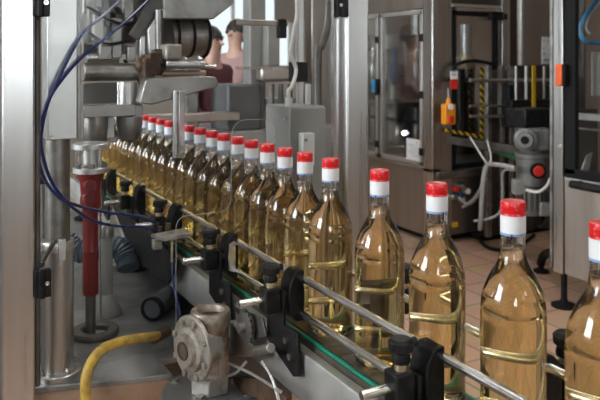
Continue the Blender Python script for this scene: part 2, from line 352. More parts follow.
# ------------------------------------------------------------------ CONVEYOR
Y0, Y1 = .25, 3.0
cv = thing('bottle_conveyor', 'stainless chain conveyor with green wear strip carrying the line of golden bottles', 'conveyor', (BX, 1.5, 0))
b = MB(); n = int((Y1-Y0)/.0382)
for i in range(n):
    y = Y0+i*.0382; b.mm((BX-.0415, y+.0006, .9905), (BX+.0415, y+.0376, 1.0)); b.mm((BX-.02, y+.01, .982), (BX+.02, y+.0382, .991))
b.build('slat_chain', 'chain', cv)
for s in (-1, 1):
    x = BX+s*.0475
    MB().mm((x-.003, Y0, .994), (x+.003, Y1, .9985)).build('wear_strip', 'green', cv, .001)
    MB().mm((x-.0042, Y0, .980), (x+.0045, Y1, .9938)).build('strip_carrier', 'chain', cv)
    x0 = BX+s*.0535
    MB().prism([(x0, Y0, .985), (x0+s*.016, Y0, .985), (x0+s*.0185, Y0, .981), (x0+s*.0185, Y0, .905), (x0+s*.0165, Y0, .905), (x0+s*.0165, Y0, .9795), (x0, Y0, .9825)], (0, Y1-Y0, 0)).build('side_plate', 'steel_lit', cv, .0006)
MB().mm((BX-.05, Y0, .965), (BX+.05, Y1, .9775)).build('bed_plate', 'steel_dark', cv)
for y in (.55, 2.05, 2.8):
    g = MB()
    for s in (-1, 1): g.mm((BX+s*.058-.012, y-.02, .03 if y < 1 else TZ0+.012), (BX+s*.058+.012, y+.02, .965))
    g.mm((BX-.05, y-.02, .88), (BX+.05, y+.02, .90)); lg = g.build('support_leg', 'steel', cv, .002)
    g2 = MB()
    for s in (-1, 1): g2.turn([(0, 0), (.035, 0), (.035, .008), (.012, .018), (.012, .04), (0, .04)], (BX+s*.058, y, 0 if y < 1 else TZ0), seg=20)
    g2.build('levelling_foot', 'rubber', lg)
MB().prism([PX(112, 205, .530), PX(150, 233, .530), PX(178, 262, .530), PX(168, 284, .530), PX(150, 270, .530), PX(136, 264, .530), PX(126, 240, .530)], (.006, 0, 0)).build('dark_cover', 'black', cv, .001)
t = thing('amber_backdrop', 'tan steel plate added behind the tightly packed bottles as an amber backdrop', 'backdrop', (.77, 2.2, 0))  # added plate, hidden behind the row, to tint the bottles amber-brown
MB().mm((.765, 1.46, TZ0+.001), (.771, 3.0, 1.19)).build('backdrop_plate', 'apron', t, .001)
g = MB().mm((.775, 1.55, TZ0+.001), (.80, 1.58, 1.17)).build('stay', 'steel_dull', t, .001)
MB().mm((.775, 2.75, TZ0+.001), (.80, 2.78, 1.17)).build('stay', 'steel_dull', t, .001)
for s, side in ((-1, 'near'), (1, 'far')):
    for z, h in ((1.092, 'upper'), (1.031, 'lower')):
        x = BX+s*.0465
        o = MB().cyl((x, .28, z), (x, Y1, z), .0062, seg=16).build('guide_rail', 'chrome')
        tag(o, '%s round steel guide rail on the %s side of the bottles' % (h, 'camera' if s < 0 else 'far'), 'rail', 'guide rails along the conveyor')
def bracket(y, s, label, plate=True):
    X = BX+s*.0465
    t = thing('rail_bracket', label, 'bracket', (X+s*.036, y, .95), 'guide rail brackets')
    xp = BX+s*.077
    # upright with lower mounting plate, bolted to the side plate
    poly = [(y+.014, 1.074), (y-.016, 1.074), (y-.016, 1.016), (y-.066, 1.020), (y-.072, .952), (y-.052, .944), (y+.046, .972), (y+.046, 1.052)]
    if not plate: poly = [(y+.014, 1.074), (y-.014, 1.074), (y-.014, .95), (y+.014, .95)]
    MB().prism([(xp, a, c) for a, c in poly], (s*.006, 0, 0)).build('mounting_plate', 'black', t, .001)
    xc = BX+s*.098
    MB().mm((xc-.017, y-.014, 1.038), (xc+.012, y+.014, 1.080)).build('clamp_head', 'black', t, .003)
    MB().cyl((xc, y, 1.080), (xc, y, 1.090), .008).build('collar', 'brass', t)
    k = MB().turn([(0, 0), (.0115, 0), (.0125, .004), (.0105, .012), (.0155, .016), (.016, .026), (.012, .030), (0, .031)], (xc, y, 1.089), seg=24)
    k.cyl((xc-.016, y, 1.110), (xc+.020, y-.004, 1.113), .0058, seg=10)
    k.build('knob', 'black', t)
    MB().cyl((BX+s*.157, y, 1.060), (X+s*.012, y, 1.060), .0063, seg=16).build('cross_rod', 'chrome', t, .001)
    # D-shaped block holding both rails
    pr = []
    for i in range(13):
        a = -math.pi/2+math.pi*i/12; pr.append((X+s*.0065+s*.019*math.cos(a), 1.0615+.043*math.sin(a)))
    pr += [(X-s*.004, 1.1045), (X-s*.004, 1.0185)]
    MB().prism([(a, y-.018, c) for a, c in pr], (0, .036, 0)).build('rail_clamp', 'black', t, .002)
    MB().mm((X-s*.0046, y-.010, 1.037), (X-s*.0036, y+.010, 1.086)).build('clamp_liner', 'steel_lit', t)
    if y == 1.352: MB().prism([(X+s*.003, y-.0195, 1.028), (X+s*.017, y-.0195, 1.034), (X+s*.019, y-.0195, 1.06), (X+s*.017, y-.0195, 1.088), (X+s*.003, y-.0195, 1.094)], (0, .002, 0)).build('clamp_face', 'steel_lit', t)
    g = MB(); g.cyl((xp+s*.006, y-.045, .975), (xp+s*.011, y-.045, .975), .006, seg=6); g.cyl((xp+s*.006, y-.03, .997), (xp+s*.011, y-.03, .997), .006, seg=6); g.build('bolt', 'steel_dull', t) if plate else g.bm.free()
    return t
bracket(.705, -1, 'black rail bracket with knob on the camera side, nearest the camera')
bracket(1.07, -1, 'black rail bracket with knob right of the cast gearbox')
bracket(1.352, -1, 'black rail bracket with knob left of the cast gearbox top')
bracket(1.70, -1, 'black rail bracket beside the sensor plate inside the enclosure')
bracket(2.02, -1, 'black rail bracket deeper inside the enclosure behind the sensor plate')
bracket(2.36, -1, 'black rail bracket beside the red telescopic shaft')
bracket(.62, 1, 'black rail bracket with knob on the far side behind the second bottle')
bracket(.96, 1, 'black rail bracket on the far side seen through the fourth bottle')
bracket(1.41, 1, 'black rail bracket on the far side behind the tightly packed bottles')
# ------------------------------------------------------------------ ENCLOSURE (plane across the conveyor)
EY = 1.34; EX0, EX1 = .184, .836
en = thing('safety_enclosure', 'stainless post enclosure with clear plexiglass sheet crossing the conveyor', 'enclosure', ((EX0+EX1)/2, EY, 0))
MB().mm((EX0-.054, EY-.025, .0), (EX0, EY+.025, 2.35)).build('post', 'steel_post', en, .004)
MB().mm((EX1, EY-.030, .0), (EX1+.058, EY+.03, 2.35)).build('post', 'steel_post', en, .004)
MB().mm((-.40, EY+.10, .86), (-.394, 3.0, 1.28)).build('side_panel', 'steel', en, .001)  # unseen panel added on the left to shade the inside of the machine
for y_ in (EY+.08, 2.98): MB().mm((-.42, y_-.02, 0), (-.38, y_+.02, 2.35)).build('post', 'steel_post', en, .003)
MB().mm((EX0-.054, EY-.025, 2.35), (EX1+.058, EY+.025, 2.41)).build('top_rail', 'steel_post', en, .004)
def arc(cx, cz, r, a0, a1, k=6): return [(cx+r*math.cos(a0+(a1-a0)*i/k), cz+r*math.sin(a0+(a1-a0)*i/k)) for i in range(k+1)]
pi = math.pi
cut = [(.452, .895)] + arc(.474, 1.133, .022, pi, pi/2) + [(.545, 1.155)] + arc(.545, 1.18, .025, -pi/2, 0) + [(.572, 1.30)] + arc(.602, 1.312, .030, pi, pi/2) + arc(.640, 1.312, .030, pi/2, 0) + [(.672, 1.2), (.70, 1.155), (.76, 1.15), (.76, .895)]
outline = [(EX0+.012, .895)] + cut + [(EX1-.012, .895), (EX1-.012, 2.33), (EX0+.012, 2.33)]
MB().prism([(x, EY-.003, z) for x, z in outline], (0, .006, 0)).build('plexiglass_sheet', 'plexi', en)
MB().tube([(x, EY, z) for x, z in cut], .0005, seg=6, smooth=False).build('cut_edge', 'edge', en)
def hinge(x, z, s):
    h = MB(); h.mm((x-.012*s, EY-.034, z-.025), (x+.016*s, EY-.022, z+.025)); h.cyl((x, EY-.032, z-.026), (x, EY-.032, z+.026), .0065)
    o = h.build('hinge', 'black', en, .002); MB().turn([(.0, .0), (.004, 0), (.004, .002), (.002, .002), (0, .001)], (x+.009*s, EY-.034, z), (0, -1, 0), 16).build('screw', 'chrome', o)
zt = PY(38, 8, EY).z; zb = PY(38, 279, EY).z
hinge(EX0+.008, zt+.008, 1); hinge(EX0+.010, zb, 1); hinge(EX1-.010, PY(334, 8, EY).z+.004, -1); hinge(EX1-.010, 1.0-.05, -1)
MB().cyl((EX0+.006, EY-.004, .88), (EX0+.006, EY-.004, 2.3), .006).build('seal_strip', 'steel_dark', en)
MB().mm((EX1-.020, EY-.006, .88), (EX1-.008, EY+.006, 2.3)).build('seal_strip', 'chrome', en)
# ------------------------------------------------------------------ MACHINE TABLE inside the enclosure
TZ = .85
tb = thing('machine_table', 'grey worn machine table with tan front apron under the column and hoses', 'table', (.3, 1.9, 0))
fl, fr_ = Vector((.13, 1.412, 0)), Vector((.44, 1.326, 0))
top = [(fl.x, fl.y, TZ-.012), (fr_.x, fr_.y, TZ-.012), (.44, 1.40, TZ-.012), (.84, 1.40, TZ-.012), (.84, 3.0, TZ-.012), (-.35, 3.0, TZ-.012), (-.35, 1.55, TZ-.012)]
MB().prism(top, (0, 0, .012)).build('table_top', 'table', tb, .002)
d = (fr_-fl).normalized(); nrm = Vector((-d.y, d.x, 0))
MB().prism([fl+nrm*.006+Vector((0, 0, TZ-.10)), fr_+nrm*.006+Vector((0, 0, TZ-.10)), fr_+nrm*.006+Vector((0, 0, TZ-.012)), fl+nrm*.006+Vector((0, 0, TZ-.012))], nrm*.012).build('apron', 'apron', tb)
MB().mm((-.30, 1.50, .02), (.80, 2.95, TZ-.012)).build('base_cabinet', 'steel_dark', tb, .004)
for x, y in ((.17, 1.46), (.36, 1.44), (.36, 2.9), (-.28, 2.9)): MB().mm((x-.025, y-.025, 0), (x+.025, y+.025, TZ-.012)).build('leg', 'steel', tb, .003)
# ---- column with flange, clamp lever and box
c0 = PZ(57.5, 374, TZ); cx, cy = c0.x, c0.y; s = SY(57, cy)
zz = lambda py, Y=cy, px=57: PY(px, py, Y).z
co = thing('support_column', 'stainless column with bolted round flange left of the red shaft', 'column', (cx, cy, TZ))
MB().turn([(0, 0), (23/s, 0), (23/s, .009), (22/s, .011), (0, .011)], (cx, cy, TZ), seg=40).build('flange', 'steel', co)
f = MB()
for a in range(4):
    q = Vector((cx+18.7/s*math.cos(a*pi/2+.35), cy+18.7/s*math.sin(a*pi/2+.35), TZ+.011)); f.cyl(q, q+Vector((0, 0, .007)), .0065, seg=6); f.cyl(q+Vector((0, 0, .007)), q+Vector((0, 0, .012)), .0035, seg=10)
f.build('bolt', 'chrome', co)
MB().cyl((cx, cy, TZ+.01), (cx, cy, zz(246)), 15.6/s, seg=40).build('lower_tube', 'steel', co, .0015)
MB().cyl((cx, cy, zz(246)), (cx, cy, zz(138)), 12/s, seg=40).build('upper_tube', 'steel_dull', co)
MB().turn([(15.6/s, 0), (16.2/s, .002), (16.2/s, .016), (15.6/s, .018), (12/s, .018)], (cx, cy, zz(249)), seg=40).build('collar', 'steel_lit', co)
a_, b_ = PY(55, 240, cy-.028), PY(41, 264, cy-.04)
MB().cyl(a_, b_, .0042, seg=12).ball(b_, .0068).build('clamp_lever', 'steel_dark', co)
MB().mm((cx-.004, cy-.036, zz(257)), (cx+.010, cy-.026, zz(236))).build('clamp_lug', 'steel_lit', co, .001)
k = thing('column_head_box', 'light metal box mounted on top of the column behind the blue hoses', 'box', (cx, cy, zz(140)))
kx0, kx1 = PY(47.5, 60, cy-.035).x, PY(77.5, 60, cy-.035).x
MB().mm((kx0, cy-.035, zz(140, cy-.035)), (kx1, cy+.035, 1.68)).build('housing', 'steel_lit', k, .002)
MB().mm((kx1+.0005, cy-.030, zz(139, cy-.035)), (kx1+.007, cy+.03, 1.68)).build('side_cover', 'steel_dull', k, .001)
g = MB()
for zq in (zz(134), zz(96)): g.cyl((kx0+.008, cy-.0355, zq), (kx0+.008, cy-.038, zq), .003, seg=10)
g.build('screw', 'chrome', k)
# small fittings between the post and the column
t = thing('pipe_support', 'pale thin pipe with bracket behind the column left edge', 'pipe', PY(42, 370, 1.52))
px_ = PZ(42, 352, TZ); MB().cyl((px_.x, px_.y, TZ), (px_.x, px_.y, zz(180, px_.y, 42)), .0062, seg=14).build('pipe', 'steel_lit', t)
for py in (180, 255): MB().box((px_.x, px_.y-.004, zz(py, px_.y, 42)), (.02, .02, .014)).build('clip', 'steel_dark', t, .001)
# ---- red telescopic shaft
RY = 1.60
rc = PY(90.5, 250, RY); s = SY(90, RY); rx = rc.x
zr = lambda py: PY(90.5, py, RY).z
rs = thing('telescopic_shaft', 'red enamelled telescopic drive shaft hanging from two flange plates', 'shaft', (rx, RY, TZ))
MB().cyl((rx, RY, TZ+.004), (rx, RY, zr(285)), 5/s, seg=20).build('lower_rod', 'steel_dark', rs)
MB().turn([(0, zr(294)), (7.3/s, zr(294)), (7.8/s, zr(292)), (7.4/s, zr(252)), (7.9/s, zr(250.5)), (7.4/s, zr(249)), (7.4/s, zr(212)), (9.8/s, zr(205)), (10.2/s, zr(198)), (8.6/s, zr(192)), (0, zr(192))], (rx, RY, 0), seg=32).build('outer_tube', 'red', rs)
h = MB()
h.turn([(0, zr(194)), (9.2/s, zr(194)), (10/s, zr(188)), (10/s, zr(182)), (12.5/s, zr(178)), (13.5/s, zr(173)), (0, zr(173))], (rx, RY, 0), seg=28)
h.cyl((rx-.007, RY-.036, zr(183)), (rx-.007, RY-.010, zr(183)), 5.5/s, seg=24); h.cyl((rx-.007, RY-.030, zr(195)), (rx-.007, RY-.01, zr(195)), 4.6/s, seg=20)
hb = h.build('joint_housing', 'red', rs, .001)
MB().turn([(.004, 0), (5.6/s, 0), (5.6/s, .003), (.0045, .003)], (rx-.007, RY-.036, zr(183)), (0, -1, 0), 24).build('joint_ring', 'red', hb)
for py, r in ((170, 17.5), (146, 18.5)):
    MB().turn([(0, 0), (r/s, 0), (r/s, .010), (r*.97/s, .0115), (0, .0115)], (rx+.001, RY, zr(py+2)), seg=40).build('flange_plate', 'steel_lit', rs)
MB().cyl((rx, RY, zr(170)), (rx, RY, zr(148)), 8.5/s, seg=28).build('hub', 'steel_lit', rs)
for a in range(3):
    q = Vector((rx+13/s*math.cos(a*2.1-1.0), RY+13/s*math.sin(a*2.1-1.0), zr(168))); MB().cyl(q, q+Vector((0, 0, zr(146)-zr(168))), 1.9/s, seg=14).build('tie_rod', 'chrome', rs)
g = MB()
for a in range(6):
    q = Vector((rx+14.5/s*math.cos(a*1.047-.6), RY+14.5/s*math.sin(a*1.047-.6), zr(168)+.003)); g.cyl(q, q+Vector((0, 0, .009)), .0055, seg=6)
g.build('bolt', 'steel_dull', rs)
# ---- grey stand pipe right of it
gy = 1.72; s = SY(106, gy); gx = PY(106, 280, gy).x; zg = lambda py: PY(106, py, gy).z
gp = thing('stand_pipe', 'pale grey stand pipe with collar right of the red shaft', 'pipe', (gx, gy, TZ))
MB().turn([(0, TZ), (16/s, TZ), (15.5/s, TZ+.01), (8.3/s, TZ+.045), (6.6/s, TZ+.05), (6.6/s, zg(234)), (0, zg(234))], (gx, gy, 0), seg=28).build('tube', 'greybox', gp)
MB().turn([(0, zg(236)), (8/s, zg(236)), (8/s, zg(227)), (7/s, zg(225)), (0, zg(225))], (gx, gy, 0), seg=28).build('cap', 'steel_dull', gp)
o = MB().cyl(Vector((PY(100.5, 226, 1.66).x, 1.66, TZ)), PY(100.5, 150, 1.66), .0032, seg=10).build('thin_rod', 'chrome'); tag(o, 'thin bright rod standing behind the right edge of the red shaft', 'rod')
# rubber ring on the table
q = PZ(95, 338, TZ); o = MB().turn([(.028, 0), (.050, 0), (.052, .004), (.052, .011), (.05, .014), (.032, .014), (.028, .010), (.028, 0)], (q.x+.005, q.y+.02, TZ), seg=36).build('rubber_ring', 'steel_dark'); tag(o, 'dark steel ring seat on the table around the foot of the red shaft', 'ring')
# ---- ducts
P = [PY(66, 240, 2.0), PY(80, 252, 1.98), PY(98, 250, 1.95), PY(118, 247, 1.92), PY(135, 257, 1.9), PY(147, 266, 1.88)]
for p in P: p.x = min(p.x, .50)
o = MB().tube(P, .029, 20, 10, ribs=.05).build('corrugated_duct', 'duct'); tag(o, 'blue-grey corrugated duct passing behind the red shaft', 'duct')
q = PY(152, 303, 1.62)
t = thing('suction_hose', 'dark grey suction hose with open black mouth on the table', 'hose', (q.x, q.y, TZ))
q.z = .879; P = [q, Vector((.525, 1.66, .878)), Vector((.58, 1.72, .877)), Vector((.66, 1.79, .877)), Vector((.74, 1.86, .877))]
MB().tube(P, .0245, 22, 8, ribs=.025).build('hose_body', 'duct_d', t)
dm = (P[0]-P[1]).normalized(); MB().turn([(.026, -.012), (.0275, .004), (.022, .005), (.021, -.004), (0, -.004)], q, dm, 28).build('mouth', 'rubber', t)
# sloping guard plate behind
o = MB().prism([PY(100, 318, 2.05), PY(146, 318, 2.05), PY(130, 262, 2.25), PY(112, 262, 2.25)], (0, .01, 0)).build('chute_plate', 'steel_dull'); o.location.z = max(o.location.z, TZ); tag(o, 'sloping grey chute plate behind the stand pipe', 'plate')
# ---- yellow hose from table over the apron
P = [PZ(158, 336, .90), PY(140, 338, 1.36), PY(120, 342, 1.33), PY(103, 349, 1.30), PY(92, 362, 1.275), PY(86, 378, 1.265), PY(86, 400, 1.26), PY(88, 430, 1.25), PY(92, 600, 1.25)]
P[0] = Vector((.44, 1.415, .895))
for p in P[:3]: p.z = max(p.z, .862)
t = thing('yellow_hose', 'yellow hose curling over the table edge at the bottom left', 'hose', P[-1])
MB().tube(P, .0095, 16, 8).build('hose_body', 'yellow', t)
MB().cyl(Vector((.425, 1.405, .894)), Vector((.465, 1.43, .896)), .0112, seg=18).build('end_clamp', 'rust', t)
# ---- cast gearbox on round base
gx, gy = .483, 1.232; s = 700/(FWD.dot(Vector((gx, gy, 0)))); zq = lambda py: CAM.z-(py-62)/s
gb = thing('gearbox', 'worn cast-aluminium gearbox on a round plate in front of the conveyor', 'gearbox', (gx, gy, zq(389)-.02))
MB().turn([(0, -.02), (49/s, -.02), (50/s, -.016), (50/s, -.004), (48.5/s, 0), (0, 0)], (gx+.002, gy, zq(389)), seg=56).build('base_plate', 'table', gb)
MB().cyl((gx, gy, zq(389)), (gx, gy, zq(371)), 21/s, seg=6, ph=.45).build('hex_base', 'cast', gb, .002)
MB().turn([(0, zq(374)), (18/s, zq(374)), (18.8/s, zq(371)), (18.2/s, zq(369)), (18.2/s, zq(330)), (18.9/s, zq(327)), (20/s, zq(322)), (20/s, zq(311.5)), (19/s, zq(309.5)), (14/s, zq(309.5)), (13/s, zq(312)), (12.4/s, zq(317)), (0, zq(317))], (gx, gy, 0), seg=40).build('housing', 'cast_b', gb)
MB().cyl((gx, gy, zq(317)), (gx, gy, zq(316)), 12.2/s, seg=32).build('bore', 'rust', gb)
r_ = MB()
for a in (-.55, -.25, .1, .45): r_.box((gx+17.3/s*math.sin(a-.5), gy-17.3/s*math.cos(a-.5), (zq(331)+zq(368))/2), (.009, .006, zq(331)-zq(368)), a-.5)
r_.build('rib', 'cast_b', gb, .002)
zc = zq(342); ax = Vector((-.97, -.24, 0)).normalized()
MB().cyl((gx, gy, zc), Vector((gx, gy, zc))+ax*.036, .040, seg=40).build('side_neck', 'cast', gb)
fc = Vector((gx, gy, zc))+ax*.036
MB().turn([(0, 0), (.057, 0), (.059, .002), (.059, .007), (.057, .009), (.042, .009), (.039, .015), (.030, .017), (.028, .025), (0, .025)], fc, ax, 44).build('side_flange', 'cast', gb)
a_, b_ = basis(ax)
for k in range(8):
    g = MB(); q = fc+ax*.0085+(a_*math.cos(k*pi/4+.3)+b_*math.sin(k*pi/4+.3))*.050; g.cyl(q, q+ax*.006, .006, seg=6); g.build('flange_bolt', 'cast', gb)
MB().turn([(.012, .018), (.0165, .018), (.0165, .0275), (.012, .0275), (.012, .018)], fc, ax, 30).build('shaft_seal', 'rust', gb)
MB().cyl(fc+ax*.01, fc+ax*.0262, .0118, seg=24).build('shaft_end', 'steel_dark', gb)
for px, py in ((174, 381), (249, 394), (200, 399), (232, 381)):
    g = MB(); q = PZ(px, py, zq(389)); g.cyl(q, q+Vector((0, 0, .006)), .0075, seg=6); g.cyl(q, q+Vector((0, 0, .002)), .0105, seg=18)
    g.build('base_bolt', 'steel_dull', gb)
MB().cyl((gx, gy, .03), (gx, gy, zq(389)-.02), .03, seg=24).build('pedestal', 'steel_dark', gb)
MB().turn([(0, 0), (.09, 0), (.09, .01), (.03, .03), (0, .03)], (gx, gy, 0), seg=28).build('pedestal_foot', 'steel_dark', gb)
# ---- chain wheel, guard bracket and thin rods right of the gearbox
q = PX(246, 326, .525); t = thing('chain_wheel', 'dark chain wheel on a short shaft beside the gearbox', 'wheel', q)
w = MB(); w.turn([(0, -.006), (.020, -.006), (.026, -.004), (.026, .004), (.020, .006), (0, .006)], q, (1, .12, 0), 36)
for k in range(16): w.box(q+Vector((0, .027*math.cos(k*pi/8), .027*math.sin(k*pi/8))), (.006, .006, .006), 0, -k*pi/8)
w.build('sprocket', 'steel_dark', t, .0008); MB().cyl(q+Vector((-.016, 0, 0)), q+Vector((.03, 0, 0)), .009, seg=20).build('shaft', 'steel', t)
t = thing('motor_bracket', 'bent bright metal bracket with diagonal gusset between gearbox and black mounting plate', 'bracket', PX(245, 352, .53))
MB().prism([PX(230, 322, .523), PX(238, 333, .523), PX(258, 350, .523), PX(258, 357, .523), PX(240, 357, .523), PX(229, 357, .523)], (.005, 0, 0)).build('gusset', 'steel_h', t, .001)
MB().cyl(PX(256, 351, .515), PX(271, 348, .515), .008, seg=18).build('tube_end', 'steel', t, .001)
MB().prism([PX(232, 306, .535), PX(262, 318, .535), PX(266, 336, .535), PX(254, 340, .535)], (.004, 0, 0)).build('back_plate', 'steel_dark', t, .001)
MB().prism([PX(232, 376, .53), PX(262, 380, .53), PX(286, 398, .53), PX(286, 412, .53), PX(232, 388, .53)], (.01, 0, 0)).build('cross_member', 'rust', t, .001)
for i, (pp, lab) in enumerate((((228, 363), (252, 372), (280, 394)), ) and [([(228, 363), (252, 374), (281, 392)], 'lower thin grey rod running from the gearbox to the frame'), ([(262, 362), (270, 374), (276, 390), (279, 402)], 'curved thin grey rod below the black mounting plate'), ([(246, 362), (237, 372), (228, 376)], 'short thin rod crossing behind the gearbox hex base')]):
    o = MB().tube([PX(a, c, .505) for a, c in pp], .0026, 8).build('linkage_rod', 'steel_lit'); tag(o, lab, 'rod')
# ---- sensor plate beside the conveyor
q = PX(165, 236, .50)
t = thing('sensor_plate', 'small steel sensor plate with two brass fittings beside the rail inside the enclosure', 'sensor', q)
MB().prism([PX(151, 234, .478), PX(164, 238, .478), PX(192, 233, .54), PX(184, 228, .54)], (0, 0, -.008)).build('plate', 'cast', t, .001)
MB().box(PX(157, 239, .478)+Vector((0, 0, -.012)), (.02, .018, .022)).build('sensor_body', 'cast', t, .002)
for p in ((160, 229), (168, 226)): qq = PX(p[0], p[1], .50); MB().cyl(qq-Vector((0, 0, .008)), qq+Vector((0, 0, .006)), .0065, seg=6).build('fitting', 'rust', t)
MB().cyl(PX(172, 240, .498), PX(172, 262, .498), .0028, seg=10).build('plug', 'brass', t)
o = MB().tube([PX(172, 262, .498), PX(173, 280, .496), PX(177, 300, .49), PX(180, 318, .47)], .0028, 8).build('sensor_cable', 'blue'); tag(o, 'thin blue cable hanging down from the sensor plate', 'cable')
# ---- two blue hoses
def pxy(L): return [PY(a, c, Y) for a, c, Y in L]
h1 = pxy([(128, -14, 1.60), (118, 2, 1.52), (100, 18, 1.44), (83, 33, 1.388), (70, 55, 1.38), (56, 84, 1.374), (45, 108, 1.37), (38, 133, 1.37), (38, 158, 1.37), (46, 182, 1.375), (62, 199, 1.39), (86, 208, 1.45), (112, 213, 1.52), (140, 217, 1.57), (158, 224, 1.60)])
h2 = pxy([(160, -14, 1.62), (146, 2, 1.54), (125, 22, 1.45), (103, 40, 1.40), (82, 57, 1.38), (64, 77, 1.38), (51, 96, 1.378), (44, 118, 1.376), (41, 142, 1.376), (46, 168, 1.378), (56, 189, 1.385), (72, 207, 1.41), (94, 221, 1.48), (118, 226, 1.54), (142, 227, 1.58), (158, 230, 1.61)])
tag(MB().tube(h1, .0032, 10, 6).build('air_hose', 'blue'), 'upper blue air hose looping past the light metal box to the sensor plate', 'hose', 'blue air hoses')
tag(MB().tube(h2, .0032, 10, 6).build('air_hose', 'blue'), 'lower blue air hose, the wider of the two loops below the red joint', 'hose', 'blue air hoses')
# ------------------------------------------------------------------ CAPPING MACHINE (upper left)
Yc = 1.72
def hz(px0, px1, py0, py1, Y=Yc, k=None):      # round bar across the picture
    a, b = PY(px0, (py0+py1)/2, Y), PY(px1, (py0+py1)/2, Y); return a, b, (py1-py0)/2/SY((px0+px1)/2, Y)
def plate(px0, py0, px1, py1, Y, dep, b=None):
    b = b or MB(); A, B = PY(px0, py1, Y), PY(px1, py0, Y); return b.mm((A.x, Y, A.z), (B.x, Y+dep, B.z))
cm = thing('capping_machine', 'grime-covered capping head assembly with arms and cups above the bottles at upper left', 'capping machine', PY(130, 150, Yc))
a, b, r = hz(83, 136, 63, 81); MB().cyl(a, b, r, seg=32).build('drive_roller', 'steel_dull', cm, .002)
a, b, r = hz(86, 118, 51, 64, 1.80); MB().cyl(a, b, r, seg=24).build('rear_roller', 'steel', cm)
a, b, r = hz(84, 134, 12, 44, 1.86); MB().cyl(a, b, r, seg=36).build('main_shaft', 'steel_dark', cm, .003)
for x0, x1, Y in ((96, 102, 1.80), (112, 118, 1.80)):
    a, b, r = hz(x0, x1, 8, 46, 1.86); MB().cyl(a, b, r*1.08, seg=36).build('shaft_ring', 'steel_dull', cm)
plate(94, 14, 104, 40, 1.76, .03).build('clevis', 'steel_dull', cm, .002); plate(112, 18, 122, 58, 1.78, .03).build('clevis', 'steel_dull', cm, .002)
MB().prism([PY(130, 34, 1.74), PY(150, 0, 1.74), PY(166, -12, 1.74), PY(172, -4, 1.74), PY(156, 14, 1.74), PY(138, 40, 1.74)], (0, .02, 0)).build('link_arm', 'steel_dark', cm, .002)
MB().prism([PY(148, 30, 1.72), PY(162, 8, 1.72), PY(168, 12, 1.72), PY(156, 32, 1.72), (PY(157, 60, 1.72)), PY(150, 60, 1.72)], (0, .016, 0)).build('link_arm', 'steel', cm, .002)
MB().cyl(PY(159, 10, 1.715), PY(160, 64, 1.715), 4/400, seg=16).build('link_rod', 'steel_dull', cm)
a, b, r = hz(168, 206, 17, 56, 1.80); MB().cyl(a, b, r, seg=40).build('drum', 'steel_dull', cm, .003)
for xx in (172, 187, 202):
    a, b, r = hz(xx, xx+2.4, 15.5, 57.5, 1.80); MB().cyl(a, b, r, seg=40).build('drum_band', 'rubber', cm)
MB().prism([PY(164, -30, 1.72), PY(246, -30, 1.72), PY(232, 5, 1.72), PY(214, 19, 1.72), PY(164, 19, 1.72)], (0, .12, 0)).build('head_block', 'steel_dull', cm, .003)
g = MB(); g.ball(PY(151, 100, 1.69), .010, (1, 1, 1.2), 10); g.ball(PY(146, 90, 1.70), .014, (1, 1, 1.5), 10); g.ball(PY(142, 66, 1.70), .018, (1, 1, 1.2), 12); g.box(PY(145, 76, 1.69), (.02, .03, .06), .3); g.ball(PY(158, 66, 1.70), .020, (1, .7, 1.3), 12); g.box(PY(152, 64, 1.70), (.028, .03, .055), .2); g.box(PY(160, 54, 1.71), (.03, .03, .025), -.3); g.ball(PY(150, 78, 1.70), .014, (1, 1, 1.3), 12); g.cyl(PY(146, 58, 1.69), PY(146, 84, 1.69), .010, seg=14)
g.build('greasy_joint', 'rust', cm, .003)
MB().box(PY(170, 52, 1.70), (.045, .05, .04), .15).build('joint_block', 'cast', cm, .006)
MB().prism([PY(150, 78, 1.612), PY(206, 76, 1.612), PY(216, 77, 1.612), PY(219, 82, 1.612), PY(217, 87, 1.612), PY(152, 105, 1.612), PY(140, 103, 1.612), PY(146, 80, 1.612)], (0, .045, 0)).build('swing_arm', 'steel_dull', cm, .003)
a, b, r = hz(160, 205, 70, 77, 1.705); MB().cyl(a, b, r, seg=20).build('cylinder_rod_guide', 'apron', cm)
MB().cyl(PY(155, 80, 1.70), PY(151, 98, 1.70), .0085, seg=16).build('pin', 'steel_lit', cm)
plate(84, 104, 136, 118, 1.66, .03).build('cup_bar', 'steel_dull', cm, .002); plate(134, 104, 143, 118, 1.665, .03).build('cup_bar_end', 'steel_dull', cm, .002)
for xc, w0, w1, top, bot, mt in ((95, 13, 11.5, 116, 144, 'steel_dull'), (129.5, 13, 10.5, 116, 139, 'steel_dull')):
    s_ = SY(xc, 1.69); p1, p2 = PY(xc, top, 1.69), PY(xc, bot, 1.69)
    MB().turn([(0, p2.z), (w1*.85/s_, p2.z), (w1/s_, p2.z+.006), (w0/s_, p1.z-.02), (w0/s_, p1.z), (0, p1.z)], (p1.x, p1.y, 0), seg=32).build('capping_cup', mt, cm)
MB().cyl(PY(128, 104, 1.68), PY(128, 82, 1.68), 9/410, seg=28).build('spindle', 'steel', cm)
MB().cyl(PY(119, 104, 1.68), PY(119, 82, 1.68), 1.8/410, seg=12).build('spindle_rod', 'chrome', cm)
plate(107, 117, 114, 138, 1.68, .02).build('white_spacer', 'white', cm, .001); plate(103, 120, 108, 146, 1.69, .02).build('bronze_spacer', 'brass', cm, .002)
plate(78, 84, 84, 140, 1.64, .02).build('side_strip', 'steel_dull', cm, .002)
plate(83, -20, 166, 54, 1.95, .02).build('back_plate', 'steel_dull', cm, .003)  # plate added behind the linkage to darken the gaps between parts
plate(83, 82, 120, 104, 1.95, .02).build('back_plate', 'greymid', cm, .003)
